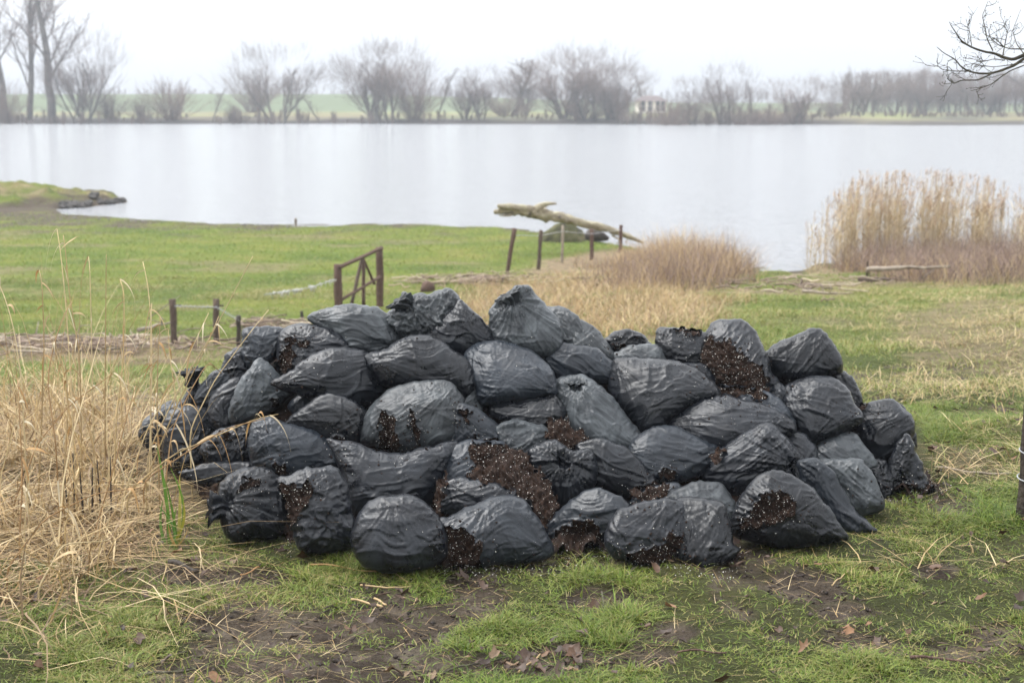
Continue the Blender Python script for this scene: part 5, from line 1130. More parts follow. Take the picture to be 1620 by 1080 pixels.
    # torn openings with the filling behind them
    if opt.get('holes'):
        pu, pv = project(top); jit = np.c_[5.0 * fbm(A[:, 0] / .03, A[:, 1] / .03, idx + 40, 3), 5.0 * fbm(A[:, 0] / .03, A[:, 1] / .03, idx + 60, 3)]
        inh = np.zeros(n, bool); near_h = np.zeros(n, bool)
        for hs in opt['holes']:
            H = P_(hs); HOLES_ALL.append((H, Yc)); inh |= inside(H, np.c_[pu, pv] + jit); hc = H.mean(0)
            for kx, ky in ((0, 0), (14, 0), (-14, 0), (0, 14), (0, -14), (9, 9), (-9, 9), (9, -9), (-9, -9)): near_h |= inside(hc + (H - hc) * 1.15, np.c_[pu + kx, pv + ky])
        kill = inh[F].sum(1) >= 2
        # rim of the tear stands off a little
        rim = np.zeros(n); rim[np.unique(F[kill].ravel())] = 1
        V[:n] += N[:n] * (rim * (.009 + .008 * n2(A[:, 0] / .02, A[:, 1] / .02, idx + 3)))[:, None]
        keepf = np.r_[~kill, np.ones(nf, bool)]
        sf = F[near_h[F].all(1)]
        if len(sf):
            ids, inv = np.unique(sf.ravel(), return_inverse=True); f2 = inv.reshape(-1, 3)
            sv = V[ids] - N[ids] * (.013 + .006 * (1 - fade[ids]))[:, None] + N[ids] * (.011 * fbm(A[ids, 0] / .022, A[ids, 1] / .022, idx + 80, 4) + .004 * rng.normal(size=len(ids)))[:, None]
            deep = np.zeros(len(ids))
            for hs in opt['holes']:
                H = P_(hs); H2 = np.r_[H, .5 * (H + np.roll(H, -1, 0))]; e = np.min(np.hypot(pu[ids][:, None] - H2[None, :, 0], pv[ids][:, None] - H2[None, :, 1]), 1); deep = np.maximum(deep, inside(H, np.c_[pu[ids], pv[ids]]) * np.clip(e / 16, 0, 1))
            sv = sv + back * (inh[ids] * .008 - (0 if opt.get('heap') else .05) * deep)[:, None]
            mb = MB(); mb.add(sv - org, f2, mi=0)
            # white grains in it
            sel = ids[inh[ids]]
            if len(sel):
                sd = dict(zip(ids, range(len(ids)))); k = rng.choice(len(sel), int(len(sel) * .2)); base = sv[[sd[q] for q in sel[k]]]
                g_v, g_f = grains(base + rng.normal(0, .004, base.shape) + N[sel[k]] * .003, rng)
                mb.add(g_v - org, g_f, mi=1)
            mb.build('compost', [M['compost'], M['perlite']], o)
        FF = FF[keepf]
    used = np.unique(FF.ravel()); remap = -np.ones(len(V), int); remap[used] = np.arange(len(used))
    link('film', mesh_from('film', V[used] - org, remap[FF], M[film], uv=uv[used]), o)
    # gathered necks
    for (tu, tv, ta) in opt.get('ties', []):
        p2 = np.array([(tu - c0[0]) * m_px, -(tv - c0[1]) * m_px]); k = np.argmin(np.linalg.norm(A - p2, axis=1))
        nk = opt.get('nk', 1.0); base = V[k] + back * .012; ta = math.radians(ta); dv = ex * math.cos(ta) + ey * math.sin(ta) + back * .35
        dv /= np.linalg.norm(dv); a1 = np.cross(dv, back); a1 /= np.linalg.norm(a1); a2 = np.cross(dv, a1)
        nt, ns = 16, 44; tt = np.linspace(0, 1, nt); ph = np.arange(ns) * 2 * math.pi / ns; VV = []
        for t in tt:
            rad = .02 + .016 * math.exp(-((t - .12) / .12) ** 2) + .042 * t ** 1.3
            pl = nk * rad * (1 + (.22 + .3 * t) * np.sin(7 * ph + 2 * t + idx) + .22 * n2(np.cos(ph) * 3, np.sin(ph) * 3 + t * 3, idx + 5))
            cpos = base + dv * nk * (t * .125 - .012) + ey * (-.03 * t * t) + a1 * .012 * math.sin(4 * t + idx)
            VV.append(cpos + (np.cos(ph) * pl)[:, None] * a1 + (np.sin(ph) * pl * (1 - .35 * t))[:, None] * a2)
        VV = np.concatenate(VV); VV += rng.normal(0, .0012, VV.shape)
        VV = np.r_[VV, [VV[-ns:].mean(0) - dv * .02]]; i = np.arange(nt - 1)[:, None] * ns; jj = np.arange(ns)[None]; kk = (jj + 1) % ns
        q = np.stack([i + jj, i + kk, i + ns + kk, i + ns + jj], -1).reshape(-1, 4); f = np.r_[q[:, :3], q[:, [0, 2, 3]]]
        jx = np.arange(ns); f = np.r_[f, np.c_[jx + (nt - 1) * ns, (jx + 1) % ns + (nt - 1) * ns, 0 * jx + nt * ns]]
        link('knotted_neck', mesh_from('knotted_neck', VV - org, f, M[film], uv=np.c_[np.tile(ph, nt).tolist() + [0], np.repeat(tt, ns).tolist() + [1]] * .05), o)
    # loose crumbs on the film
    up = np.nonzero((N[:n] @ back > .2) & (dd > .01))[0]; du = np.full(len(up), 99.0)
    pu, pv = project(V[up])
    for a in range(0, len(up), 4000): du[a:a + 4000] = np.min(np.hypot(pu[a:a + 4000, None] - HPT[None, :, 0], pv[a:a + 4000, None] - HPT[None, :, 1] - 5), 1)
    wt = .03 + np.exp(-du / 13) * 1.5; wt *= .3 + (n2(A[up, 0] / .05, A[up, 1] / .05, idx + 90) > .1)
    q = up[rng.random(len(up)) < wt * .10]
    CRUMB.append((V[q] + N[q] * .0015, rng.random(len(q)) < .45))
    tag(o, label, 'bag', 'black plastic bags of potting soil dumped in a pile')
    return o
OCT = np.array([(1, 0, 0), (-1, 0, 0), (0, 1, 0), (0, -1, 0), (0, 0, 1), (0, 0, -1)], float)
OCF = np.array([(0, 2, 4), (2, 1, 4), (1, 3, 4), (3, 0, 4), (2, 0, 5), (1, 2, 5), (3, 1, 5), (0, 3, 5)])
def grains(base, rng, size=.0015):
    m = len(base); sz = size * np.clip(rng.lognormal(-.1, .5, (m, 1, 1)), .35, 2.2) * rng.uniform(.6, 1.3, (m, 6, 1))
    v = base[:, None] + OCT[None] * sz; f = OCF[None] + 6 * np.arange(m)[:, None, None]
    return v.reshape(-1, 3), f.reshape(-1, 3)
HPT = np.concatenate([np.r_[H, .5 * (H + np.roll(H, -1, 0))] for b in BAGS for H in [P_(h) for h in b[2].get('holes', [])]])
for i, (tone, poly, opt, lab) in enumerate(BAGS): make_bag(i, tone, poly, opt, lab)

# spilled potting soil: the heap under the bags, the runs between them and the fans on the grass
def spilled():
    rng = np.random.default_rng(5); mb = MB()
    us = np.linspace(236, 1462, 190); ts = np.linspace(0, 1, 60)
    U, T = np.meshgrid(us, ts, indexing='ij'); vb = interp(U, PILE_B) - 6; vt = interp(U, PILE_T) + 52
    Vv = vb + (vt - vb) * np.minimum(T / .6, 1); Yd = pile_depth(U, Vv) + .17
    Q = at_y(U, Vv, Yd)
    kb = np.clip((T - .6) / .4, 0, 1); Q[..., 1] += kb * 1.1; Q[..., 0] *= 1 + kb * .04; Q[..., 2] *= (1 - kb) ** .8
    Q[..., 2] = np.maximum(Q[..., 2], -.02) + .016 * fbm(Q[..., 0] * 30, (Q[..., 1] + Q[..., 2]) * 30, 3, 3)
    n, m = U.shape; ix = np.arange(n * m).reshape(n, m); f = np.stack([ix[:-1, :-1], ix[1:, :-1], ix[1:, 1:], ix[:-1, 1:]], -1).reshape(-1, 4); f = np.r_[f[:, :3], f[:, [0, 2, 3]]]
    mb.add(Q.reshape(-1, 3), f)
    sel = rng.choice(n * m, 2600); pts = Q.reshape(-1, 3)[sel]; g, gf = grains(pts + rng.normal(0, .012, pts.shape) + [0, -.008, .008], rng); mb.add(g, gf, mi=1)
    def patch(poly, d, dens=1.0, bulge=.05, ground_=False, cl=None):
        H = P_(poly); lo, hi = H.min(0), H.max(0); st = 2.4
        gx, gy = np.meshgrid(np.arange(lo[0] - 6, hi[0] + 6, st), np.arange(lo[1] - 6, hi[1] + 6, st)); q = np.c_[gx.ravel(), gy.ravel()]
        jit = np.c_[fbm(q[:, 0] / 9, q[:, 1] / 9, 5, 3), fbm(q[:, 0] / 9, q[:, 1] / 9, 6, 3)] * 6
        ins = inside(H, q + jit); B2 = H
        dd = np.min(np.hypot(q[:, None, 0] - H[None, :, 0], q[:, None, 1] - H[None, :, 1]), 1)
        if ground_:
            pts = at_z(q[:, 0], q[:, 1], 0.0); e = np.clip(dd / 22, 0, 1); pts = np.c_[pts[:, 0], pts[:, 1], bulge * e - .008 + ground(pts[:, 0], pts[:, 1])]
        else:
            e = np.clip(dd / 26, 0, 1); pts = at_y(q[:, 0], q[:, 1], pile_depth(q[:, 0], q[:, 1]) + d - bulge * e)
        rough = .012 * fbm(q[:, 0] / 5, q[:, 1] / 5, 7, 3) + .004 * rng.normal(size=len(q)); pts[:, 2] += rough; pts[:, 1] -= rough
        a, b = gx.shape; ix = np.arange(a * b).reshape(a, b); f = np.stack([ix[:-1, :-1], ix[:-1, 1:], ix[1:, 1:], ix[1:, :-1]], -1).reshape(-1, 4); f = f[ins[f].all(1)]
        if not len(f): return
        f = np.r_[f[:, :3], f[:, [0, 2, 3]]]; ids, inv = np.unique(f.ravel(), return_inverse=True); mb.add(pts[ids], inv.reshape(-1, 3))
        k = ids[rng.integers(0, len(ids), int(len(ids) * .19 * dens))]; g, gf = grains(pts[k] + rng.normal(0, .005, (len(k), 3)) + [0, -.006, .006], rng); mb.add(g, gf, mi=1)
    patch('735,752 760,735 790,712 810,704 826,712 850,740 872,760 884,790 882,815 862,822 840,800 815,782 780,770 745,764', -.16)
    patch('858,668 872,652 892,650 905,672 926,682 928,700 905,712 880,706 862,692', -.06)
    patch('692,760 706,740 712,760 700,790 704,812 690,818 684,790', -.12, .7)
    patch('838,800 866,796 880,815 876,835 850,840 842,822', -.10)
    patch('996,774 1040,766 1075,768 1060,784 1020,796 1000,796', -.05)
    patch('1118,724 1136,706 1150,704 1142,722 1126,742', -.10, .7)
    patch('1192,610 1214,604 1230,640 1226,655 1206,640', -.06)
    patch('735,700 752,688 800,700 812,720 780,714 750,712', -.12)
    patch('690,880 705,850 735,838 765,850 772,882 760,898 730,906 690,908 672,900', 0, 1.6, .05, True)
    patch('862,866 876,838 915,824 950,832 970,858 960,876 910,886 870,884', 0, 1.4, .09, True)
    patch('1395,778 1408,758 1446,750 1478,764 1496,782 1450,796 1404,794', 0, 1.1, .07, True)
    patch('1130,884 1152,870 1180,876 1190,892 1160,902', 0, .9, .03, True)
    patch('978,884 1020,872 1082,872 1090,890 1030,900 990,896', 0, .6, .03, True)
    patch('150,735 190,716 236,724 246,752 200,770 160,760', 0, .15, .05, True)
    patch('78,752 110,740 140,748 134,768 96,774', 0, .1, .03, True)
    patch('1150,838 1166,812 1180,830 1172,850', 0, .8, .05, True)
    patch('296,758 330,756 350,770 346,796 316,790', -.02, .3); patch('440,840 452,800 470,800 472,856 450,856', 0, .8, .05, True)
    o = mb.build('spilled_compost', [M['compost'], M['perlite']])
    tag(o, 'dark crumbly potting soil with white grains spilled under, between and before the bags', 'compost', kind='stuff')
    # loose crumbs: on the film and scattered over the grass in front
    a = np.concatenate([c[0] for c in CRUMB]); w = np.concatenate([c[1] for c in CRUMB])
    u = np.r_[rng.normal(730, 40, 420), rng.normal(905, 45, 420), rng.uniform(640, 1180, 330), rng.normal(1440, 40, 160), rng.uniform(440, 560, 60)]
    v = np.r_[890 + rng.normal(0, 9, 420), 872 + rng.normal(0, 9, 420), 893 + np.abs(rng.normal(0, 14, 330)), 788 + rng.normal(0, 8, 160), 865 + rng.normal(0, 8, 60)]
    gp = gpts(u, v); gp[:, 2] += .006
    mb = MB(); g, gf = grains(np.r_[a[w], gp], rng, .0016); mb.add(g, gf, mi=1); g, gf = grains(a[~w], rng, .0034); mb.add(g, gf, mi=0)
    o = mb.build('soil_crumbs', [M['compost'], M['perlite']]); tag(o, 'white grains and soil crumbs sprinkled on the bags and trodden grass', 'crumbs', kind='stuff')
spilled()

# ------------------------------------------------------------------ things on the near ground
def leaves():
    rng = NR; n = 2600
    x, y = scatter(n, 4.4, 10.5, .8)
    u, v = UV(x, y)
    hot = .3 * np.exp(-((u - 870) / 60) ** 2 - ((v - 1050) / 35) ** 2) + .8 * np.exp(-((u - 400) / 70) ** 2 - ((v - 880) / 35) ** 2) + .7 * np.exp(-((u - 1560) / 80) ** 2 - ((v - 1010) / 60) ** 2) + .6 * np.exp(-((u - 250) / 120) ** 2 - ((v - 860) / 50) ** 2)
    k = (rng.random(n) < .09 + .35 * mud_w(x, y) + hot + .25 * sstep(1350, 1600, u)) & ~in_pile(x, y)
    x, y = x[k], y[k]
    xe, ye = at_z(rng.normal(872, 50, 36), rng.normal(1046, 20, 36))[:, :2].T
    x, y = np.r_[x, xe], np.r_[y, ye]; m = len(x)
    z = ground(x, y) + rng.uniform(.004, .03, m)
    # a lobed, curled leaf outline
    th = np.linspace(0, 2 * math.pi, 11)[:-1]; V = []; F = []; C = []
    cols = [(.062, .034, .02), (.10, .054, .03), (.04, .024, .016), (.19, .10, .048), (.22, .145, .085), (.075, .048, .034)]
    cc = pick(cols, m, .25, [4, 3, 4, 1.3, .8, 2])
    for i in range(m):
        s = rng.uniform(.011, .034); r = s * (1 + .22 * np.sin(th * rng.integers(3, 6) + rng.uniform(0, 6)) + .1 * rng.normal(size=10)); a = rng.uniform(0, 6.28)
        px, py = r * np.cos(th), .62 * r * np.sin(th); pz = rng.uniform(.1, 1.0) * (py ** 2) / s * 1.6 + rng.uniform(-.3, .5) * px ** 2 / s + .12 * s * rng.normal(size=10)
        t1, t2 = rng.normal(0, .35), rng.normal(0, .35); pz = pz + t1 * px + t2 * py
        V.append(np.r_[np.c_[x[i] + px * math.cos(a) - py * math.sin(a), y[i] + px * math.sin(a) + py * math.cos(a), z[i] + pz + s * .25], [[x[i], y[i], z[i] + s * .2]]])
        j = np.arange(10); F.append(np.c_[j, (j + 1) % 10, 0 * j + 10] + 11 * i); C.append(np.repeat(cc[i:i + 1], 11, 0))
    o = link('leaf_litter', mesh_from('leaf_litter', np.concatenate(V), np.concatenate(F), M['leaf'], np.concatenate(C)))
    tag(o, 'brown curled dead leaves strewn over the grass and mud', 'leaves', kind='stuff')
    # broken straw, bark bits and clods in the mud
    mb = MB(); x, y = scatter(5200, 4.4, 10, .8); k = (rng.random(len(x)) < .08 + .8 * mud_w(x, y)) & ~in_pile(x, y); x, y = x[k], y[k]; z = ground(x, y)
    for i in range(len(x)):
        a = rng.uniform(0, 6.28); L = rng.uniform(.01, .07); d = np.array([math.cos(a), math.sin(a), rng.normal(0, .12)]) * L; p = np.array([x[i], y[i], z[i] + .004])
        c = [(.07, .048, .036), (.12, .085, .06), (.04, .028, .022), (.3, .21, .12)][rng.choice(4, p=[.35, .25, .3, .1])]
        mb.tube([p - d / 2, p + rng.normal(0, .002, 3), p + d / 2], [.0015, rng.uniform(.002, .006), .001], 4, col=c, cap=False)
    x, y = scatter(26000, 4.4, 9.6, .85); k = (rng.random(len(x)) < .03 + .9 * mud_w(x, y) ** 1.5) & ~in_pile(x, y); b = np.stack([x[k], y[k], ground(x[k], y[k])], -1)
    b[:, 2] += .001 - .025 * mud_w(b[:, 0], b[:, 1]) * 1.0
    g, gf = grains(b, rng, .0062); cl = pick([(.05, .035, .027), (.085, .062, .048), (.03, .021, .016), (.14, .11, .09)], len(b), .25, [3, 3, 3, 1]); mb.add(g, gf, np.repeat(cl, 6, 0))
    tag(mb.build('mud_crumbs', M['straw']), 'bits of bark, straw and clods trodden into the bare mud', 'debris', kind='stuff')
leaves()

def stick(pts, r0, r1, label, mm, name='stick', cat='stick', group='sticks and straws lying on the near grass', lift=.012, col=None):
    g = gpts([p[0] for p in pts], [p[1] for p in pts]); t = np.linspace(0, len(g) - 1, 16); k = np.arange(len(g))
    P = np.stack([np.interp(t, k, g[:, i]) for i in range(3)], -1); P[:, 2] = ground(P[:, 0], P[:, 1]) + lift + .004 * np.sin(t * 3)
    b = P[0].copy(); m = MB(); m.tube(P - b, np.linspace(r0, r1, 16), 6, col=col, wob=.08); o = m.build(name, M[mm], None, b); tag(o, label, cat, group); return o
OR = (.42, .235, .105); PL = (.5, .36, .19)
stick([(590, 897), (640, 898)], .005, .0045, 'short orange straw under the front rolled-top bag', 'straw', col=OR)
stick([(605, 898), (626, 910), (645, 924)], .004, .003, 'thin straw slanting down from the short orange one', 'straw', col=PL)
stick([(490, 896), (540, 900), (600, 906)], .0045, .004, 'long orange straw on the grass left of the rolled-top bag', 'straw', col=OR)
stick([(556, 952), (580, 957), (605, 963)], .005, .005, 'pale straw lying on the mud in front of the pile', 'straw', col=PL)
stick([(592, 950), (602, 955), (611, 960)], .005, .004, 'short pale straw crossing the tip of the longer one on mud', 'straw', col=PL)
stick([(570, 929), (610, 934), (650, 930)], .004, .003, 'straw bent along the edge of mud and grass', 'straw', col=PL)
stick([(410, 900), (400, 906), (380, 912)], .004, .003, 'orange straw by the dead leaves near the left corner bag', 'straw', col=OR)
stick([(268, 893), (290, 899), (312, 907)], .014, .011, 'thick dark piece of wood on the grass before the dry straw', 'wood_dark')
stick([(1007, 900), (995, 912), (975, 918), (962, 927)], .006, .004, 'crooked brown twig curling down from the soil by the front bags', 'branch')
stick([(952, 940), (955, 960), (945, 978), (930, 990)], .0055, .004, 'crooked brown twig below the first curled one', 'branch')
stick([(1070, 1036), (1110, 1033), (1150, 1036)], .004, .003, 'thin reddish twig in the near grass', 'wood_red')
stick([(820, 1068), (840, 1052), (855, 1038)], .004, .003, 'pale straw standing out of the heap of dead leaves', 'straw', col=PL)
stick([(215, 1075), (260, 1068), (310, 1061)], .007, .004, 'thin bare twig on the mud at the bottom of the picture', 'branch')
stick([(1440, 1044), (1490, 1046), (1540, 1054)], .007, .004, 'reddish brown stick in the grass of the near slope', 'wood_red')
stick([(1480, 742), (1530, 750), (1600, 752)], .008, .006, 'pale stick lying towards the dark post', 'wood_grey')
stick([(1316, 930), (1330, 918), (1342, 906)], .003, .002, 'thin pale straw on the mud patch beyond the gaping bag', 'straw', col=PL)
stick([(700, 1070), (750, 1055), (800, 1040)], .004, .003, 'thin brown twig on the bare mud below the pile', 'branch')

# dark post at the picture's right edge
def edge_post():
    g = gpt(1628, 822); mb = MB(); t = np.linspace(-.1, 1, 12)
    P = np.stack([.02 * t, .02 * t, 1.25 * t], -1); mb.tube(P, .066 * (1 + .05 * np.sin(np.arange(12) * 1.9)), 9, wob=.05)
    o = mb.build('wooden_post', M['wood_dark'], None, g); m2 = MB()
    th = np.linspace(0, 2 * math.pi, 25)
    for z in (.22, .36): m2.tube(np.c_[.072 * np.cos(th) + .02 * z / 1.25, .072 * np.sin(th), z + .01 * np.sin(th)], .004, 4, cap=False)
    m2.build('wire_wrap', M['wire'], o); tag(o, 'dark wet wooden post with wire round it, cut off by the picture edge', 'post')
edge_post()

# tall dry reed stalks: each a plant of its own
def stalk(pts, Y, label, nleaf, seed, head=True, r=.0046):
    rng = np.random.default_rng(seed); pts = np.array(pts, float)
    Pp = np.array([at_y(u, v, Y + .1 * i) for i, (u, v) in enumerate(pts)]); base = Pp[0].copy(); base[2] = ground(base[0], base[1])
    Pp = np.r_[[base], Pp]; d = np.r_[0, np.cumsum(np.linalg.norm(np.diff(Pp, axis=0), axis=1))]; t = np.linspace(0, d[-1], 22)
    Q = np.stack([np.interp(t, d, Pp[:, i]) for i in range(3)], -1); Q[1:-1] = (Q[:-2] + 2 * Q[1:-1] + Q[2:]) / 4
    o = empty('dry_reed', base); m = MB(); m.tube(Q - base, np.linspace(r, r * .45, 22), 5, col=pick(STRAW[:3] + [(.33, .2, .09)], 1, .1)[0]); m.build('stem', M['straw'], o)
    nleaf = int(nleaf * 1.7)
    for k in range(nleaf):
        i = int(6 + 15.5 * (k + rng.random()) / nleaf); i = min(i, 21); p = Q[i] - base; L = rng.uniform(.06, .2); a = rng.uniform(0, 6.28); hd = np.array([math.cos(a), .5 * math.sin(a), 0])
        tt = np.linspace(0, 1, 8); up = rng.uniform(-.5, 1.1); dr = rng.uniform(.4, 1.7); pw = rng.uniform(1.2, 2.6); kk = rng.uniform(.6, 1.9); w = np.array([-math.sin(a) * .5, math.cos(a), .35]) * rng.uniform(.004, .0085)
        c = p + hd * (L * .55 * np.sin(tt * kk))[:, None] + np.array([0, 0, 1.0]) * (L * (up * tt - dr * tt ** pw))[:, None] + .008 * rng.normal(size=3) * tt[:, None]
        ww = (np.sin(np.clip(tt * 1.05 + .12, 0, 1) * math.pi) ** .6)[:, None] * w; V = np.concatenate([c - ww, c + ww + [0, 0, .003]]); j = np.arange(7)
        lm = MB(); lm.add(V, np.r_[np.c_[j, j + 1, j + 9], np.c_[j, j + 9, j + 8]], pick([(.56, .46, .30), (.62, .54, .38), (.45, .32, .17), (.40, .24, .10)], 1, .12)[0]); lm.build('leaf', M['straw'], o)
    tag(o, label, 'reed', 'tall dry reed stalks beside the pile'); return o
ST = [
 ([(118, 760), (112, 600), (104, 480), (96, 400), (90, 362)], 7.2, 'tallest dry reed stalk with orange sheaths up against the green meadow', 7),
 ([(130, 760), (126, 560), (110, 470), (104, 400), (100, 372)], 7.5, 'tall reed stalk close beside the tallest one with curled tips', 4),
 ([(40, 720), (34, 600), (22, 520), (8, 470), (-6, 440)], 6.6, 'dry reed stalk with folded top leaf at the picture edge', 5),
 ([(88, 700), (74, 600), (86, 540), (104, 490), (114, 478)], 6.4, 'pale thick reed stalk bending over beneath the tallest', 3),
 ([(60, 800), (66, 660), (70, 540), (66, 440), (62, 428)], 7.0, 'reed stalk with orange tuft of leaves at its head', 6),
 ([(150, 800), (146, 600), (144, 500), (142, 420), (140, 406)], 7.4, 'straight reed stalk with small brown head', 3),
 ([(166, 760), (166, 620), (167, 520), (168, 402)], 7.6, 'bare straight leafless reed stalk ending thin', 1),
 ([(180, 760), (184, 660), (196, 560), (196, 460), (190, 442)], 7.3, 'reed stalk with three white drooping leaves at the top', 5),
 ([(236, 740), (240, 620), (240, 520), (234, 450), (226, 414)], 7.5, 'slim reed stalk arching with a small bent tip near the white-leaved one', 4),
 ([(240, 760), (238, 640), (238, 540), (240, 480)], 7.2, 'reed stalk with pair of white curled leaves before the fence posts', 6),
 ([(252, 780), (248, 640), (250, 560), (254, 500)], 7.1, 'bushy-headed reed stalk with many curled leaves before the thick fence post', 9),
 ([(190, 800), (232, 680), (290, 580), (330, 495)], 6.9, 'reed stalk slanting toward the middle fence post with leafy top', 8),
 ([(230, 760), (280, 640), (330, 540), (346, 500)], 7.0, 'leaning reed stalk with pale spidery leaves by the short fence post', 8),
 ([(232, 720), (280, 620), (340, 520), (400, 405)], 7.4, 'long thin reed stalk slanting far over the meadow', 1),
 ([(300, 680), (340, 600), (400, 520), (425, 490)], 7.3, 'long thin reed stalk slanting in front of the upper left bags', 1),
 ([(262, 760), (272, 680), (300, 620), (330, 570), (350, 590)], 6.8, 'bent reed stalk drooping over the left slope bags', 7),
 ([(30, 860), (36, 760), (30, 640), (28, 600)], 6.2, 'short reed stalk hung with pale shrivelled leaves', 8),
 ([(200, 780), (270, 720), (340, 690), (410, 660), (440, 655)], 6.35, 'reed stalk lying across the bags with curled leaves at its end', 8),
 ([(226, 760), (300, 712), (360, 676), (420, 662)], 6.3, 'second reed stalk lying across the bags just under the leafy one', 3),
 ([(100, 780), (104, 700), (108, 640), (102, 560)], 6.6, 'brown reed stalk with dark seed remains', 4),
 ([(20, 800), (60, 700), (110, 640), (180, 590)], 6.8, 'thin reed stalk leaning inward low over the straw', 2),
 ([(150, 840), (180, 740), (200, 660), (215, 610)], 6.6, 'reed stalk rising from the straw near the half buried bag', 5),
 ([(10, 900), (70, 820), (150, 780), (230, 770)], 5.9, 'broken reed stalk lying flat on the straw', 3),
 ([(60, 930), (100, 860), (170, 855), (175, 850)], 5.7, 'bent pale reed stalk lying over the near straw', 2),
 ([(280, 640), (274, 600), (268, 560), (266, 520)], 7.8, 'short curled reed stalk just before the thick fence post', 7),
]
for k, (p, Y, lab, nl) in enumerate(ST): stalk(p, Y, lab, nl, 300 + k)
def burnt():
    for k, (u, v0, v1, du) in enumerate([(52, 790, 715, -12), (118, 790, 690, 3), (132, 792, 705, -2), (146, 790, 712, 4), (160, 788, 700, -2), (176, 786, 695, 3), (108, 785, 700, -4)]):
        g = gpt(u, v0 + 30); h = 1.1 * (v0 - v1) * g[1] / FPX; mb = MB(); t = np.linspace(0, 1, 7); mb.tube(np.c_[du * g[1] / FPX * t, 0 * t, h * t] , np.linspace(.006, .003, 7), 5, wob=.1)
        o = mb.build('dark_stalk', M['wood_dark'], None, g); tag(o, 'short blackened dead plant stalk standing in the straw left of the pile', 'stalk', 'blackened stalks in the straw')
burnt()

def iris():
    g = gpt(272, 862); o = empty('iris_plant', g); rng = np.random.default_rng(9)
    L = [(248, 705, .017, (.11, .22, .03)), (284, 752, .016, (.42, .38, .10)), (290, 790, .014, (.34, .32, .05)), (262, 760, .012, (.10, .20, .03)), (252, 800, .013, (.12, .24, .05)), (270, 740, .012, (.13, .24, .035)), (280, 800, .012, (.16, .26, .04)), (258, 790, .013, (.12, .22, .04)), (296, 838, .010, (.44, .30, .10)), (266, 830, .012, (.42, .27, .09))]
    for k, (u, v, w, c) in enumerate(L):
        tip = at_y(u, v, g[1] + rng.uniform(-.05, .08)) - g; b = np.array([(rng.uniform(-1, 1)) * .03, rng.uniform(-.03, .03), -.01]); t = np.linspace(0, 1, 9)[:, None]
        P = b + (tip - b) * t + np.array([.02 * rng.normal(), 0, 0]) * np.sin(t * 3.14); ww = (w * (1 - t ** 2.5) * .5 + .001) * np.array([.95, .3, 0]); mid = P + np.array([0, -.004, 0])
        V = np.concatenate([P - ww, mid, P + ww]); j = np.arange(8)
        f = np.r_[np.c_[j, j + 9, j + 10], np.c_[j, j + 10, j + 1], np.c_[j + 9, j + 18, j + 19], np.c_[j + 9, j + 19, j + 10]]; m = MB(); m.add(V, f, c); m.build('leaf', M['blade'], o)
    tag(o, 'green sword-leaved plant with yellowing tips at the edge of the straw', 'plant')
iris()

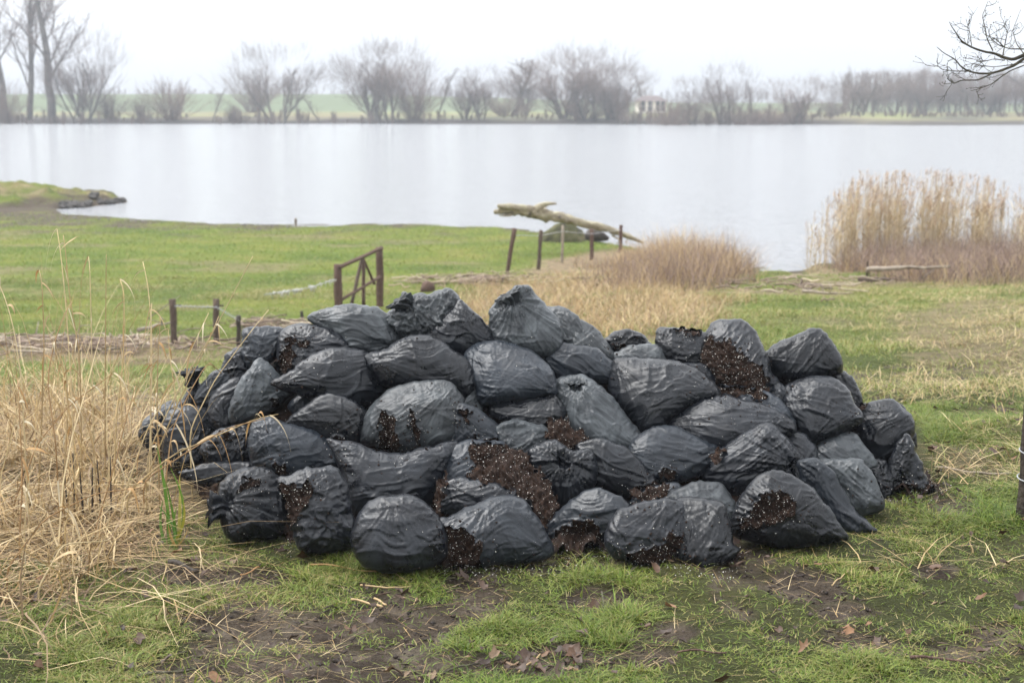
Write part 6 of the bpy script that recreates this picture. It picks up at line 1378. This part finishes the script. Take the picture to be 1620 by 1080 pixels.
# the tree overhanging from the right
def overhang():
    Y = 8.2; C = gpts([2050], [760])[0]; C = np.array([(2050 - 810) / FPX * Y, Y + .2, float(ground(np.array([4.4]), np.array([Y]))[0])])
    o = empty('overhanging_tree', C); m = MB()
    top = at_y(1960, -380, Y + .3)
    t = np.linspace(0, 1, 12)[:, None]; m.tube(C + [0, 0, -.1] + (top - C) * t + np.c_[.05 * np.sin(t * 5), 0 * t, 0 * t] - C, np.linspace(.17, .09, 12), 10, wob=.04); m.build('trunk', M['branch'], o)
    f = 1 / 3.857; cr = lambda a: [(1200 + x * f, y * f) for x, y in a]; B = MB(); rng = np.random.default_rng(77); segs = []
    def limb(a, y0, y1, r0, r1, n=26):
        p = cr(a); Q = px_tube(B, p, np.linspace(y0, y1, len(p)), np.linspace(r0, r1, len(p)) * .58, 6, n, .08); segs.append((Q, r0)); return Q
    px_tube(B, [(2000, 40), (1880, 95), (1760, 70), (1660, 74), (1620, 87)], [8.35, 8.3, 8.25, 8.2, 8.2], [14, 9, 6, 4.2, 3.2], 8, 20)
    px_tube(B, [(1990, 120), (1850, 130), (1720, 105), (1640, 90), (1620, 92)], [8.45, 8.4, 8.3, 8.2, 8.2], [11, 7, 4.5, 3, 2.5], 8, 20)
    limb([(1620, 335), (1560, 365), (1500, 355), (1440, 325), (1380, 318), (1300, 290), (1240, 255), (1210, 210), (1170, 150)], 8.2, 7.9, 5.2, 1.0)
    limb([(1620, 360), (1560, 400), (1500, 425), (1420, 450), (1340, 450), (1280, 435), (1230, 405), (1205, 365), (1130, 325), (1088, 288)], 8.2, 8.0, 4.2, .8)
    limb([(1420, 452), (1340, 490), (1240, 490), (1190, 512), (1150, 480)], 8.1, 7.9, 2.4, .8)
    limb([(1280, 435), (1200, 435), (1120, 425), (1088, 400)], 8.1, 8.0, 1.6, .6)
    limb([(1620, 400), (1540, 430), (1480, 470), (1420, 515), (1340, 545), (1295, 555)], 8.2, 8.1, 1.9, .8)
    limb([(1430, 310), (1395, 240), (1385, 180), (1365, 100), (1400, 10)], 8.15, 8.3, 1.8, .6)
    limb([(1490, 345), (1500, 290), (1520, 190), (1500, 160), (1430, 135)], 8.15, 8.3, 1.8, .6)
    limb([(1500, 290), (1450, 240), (1390, 215)], 8.2, 8.1, 1.6, .6); limb([(1300, 280), (1290, 200), (1265, 115)], 8.1, 8.2, 1.2, .5)
    limb([(1620, 300), (1540, 300), (1470, 280), (1400, 220)], 8.3, 8.4, 2.2, .7); limb([(1620, 330), (1575, 270), (1550, 190), (1600, 60)], 8.3, 8.5, 1.6, .5)
    limb([(1500, 370), (1440, 360), (1360, 380), (1280, 350)], 8.1, 8.0, 1.5, .5); limb([(1620, 380), (1520, 400), (1430, 410), (1300, 390), (1250, 400)], 8.2, 8.0, 1.5, .5)
    sub = []
    for Q, r0 in list(segs):
        for k in range(5):
            i = rng.integers(5, 26); d = Q[i - 1] - Q[i - 2]; S, R = grow(rng, Q[i - 1], perp(rng, d, rng.uniform(.5, 1.1)), rng.uniform(.04, .16), .0032, 5, .25, .3); B.tube(S, R * .6, 4); sub.append(S)
    for S in sub:
        for k in range(3):
            i = rng.integers(1, 6); T, R = grow(rng, S[i], perp(rng, S[i] - S[i - 1], rng.uniform(.4, 1.0)), rng.uniform(.02, .06), .0014, 3, .2, .3); B.tube(T, R, 4)
            B.tube([T[-1], T[-1] + [0, 0, .004]], [.003, .002], 4)
    B.v = [v - C for v in B.v]; B.build('branch', M['branch'], o)
    tag(o, 'bare twiggy lichen-grey branch of a tree reaching in from the picture edge', 'tree')
overhang()

# ------------------------------------------------------------------ winter haze
def haze():
    x0, x1, y0, y1, z0, z1 = -500, 500, -12, 905, -6, 46
    v = [(a, b, c) for a in (x0, x1) for b in (y0, y1) for c in (z0, z1)]
    f = [(0, 1, 3, 2), (4, 6, 7, 5), (0, 4, 5, 1), (2, 3, 7, 6), (0, 2, 6, 4), (1, 5, 7, 3)]
    m = bpy.data.materials.new('haze'); m.use_nodes = True; N = m.node_tree.nodes; N.remove(N['Principled BSDF'])
    p = N.new('ShaderNodeVolumePrincipled'); p.inputs['Color'].default_value = (.86, .92, 1, 1); p.inputs['Density'].default_value = .00085; p.inputs['Anisotropy'].default_value = 0
    m.node_tree.links.new(p.outputs[0], N['Material Output'].inputs['Volume'])
    o = link('haze', mesh_from('haze', v, f, m, smooth=False)); tag(o, 'thin pale winter haze over the lake', 'haze', kind='stuff')
haze()
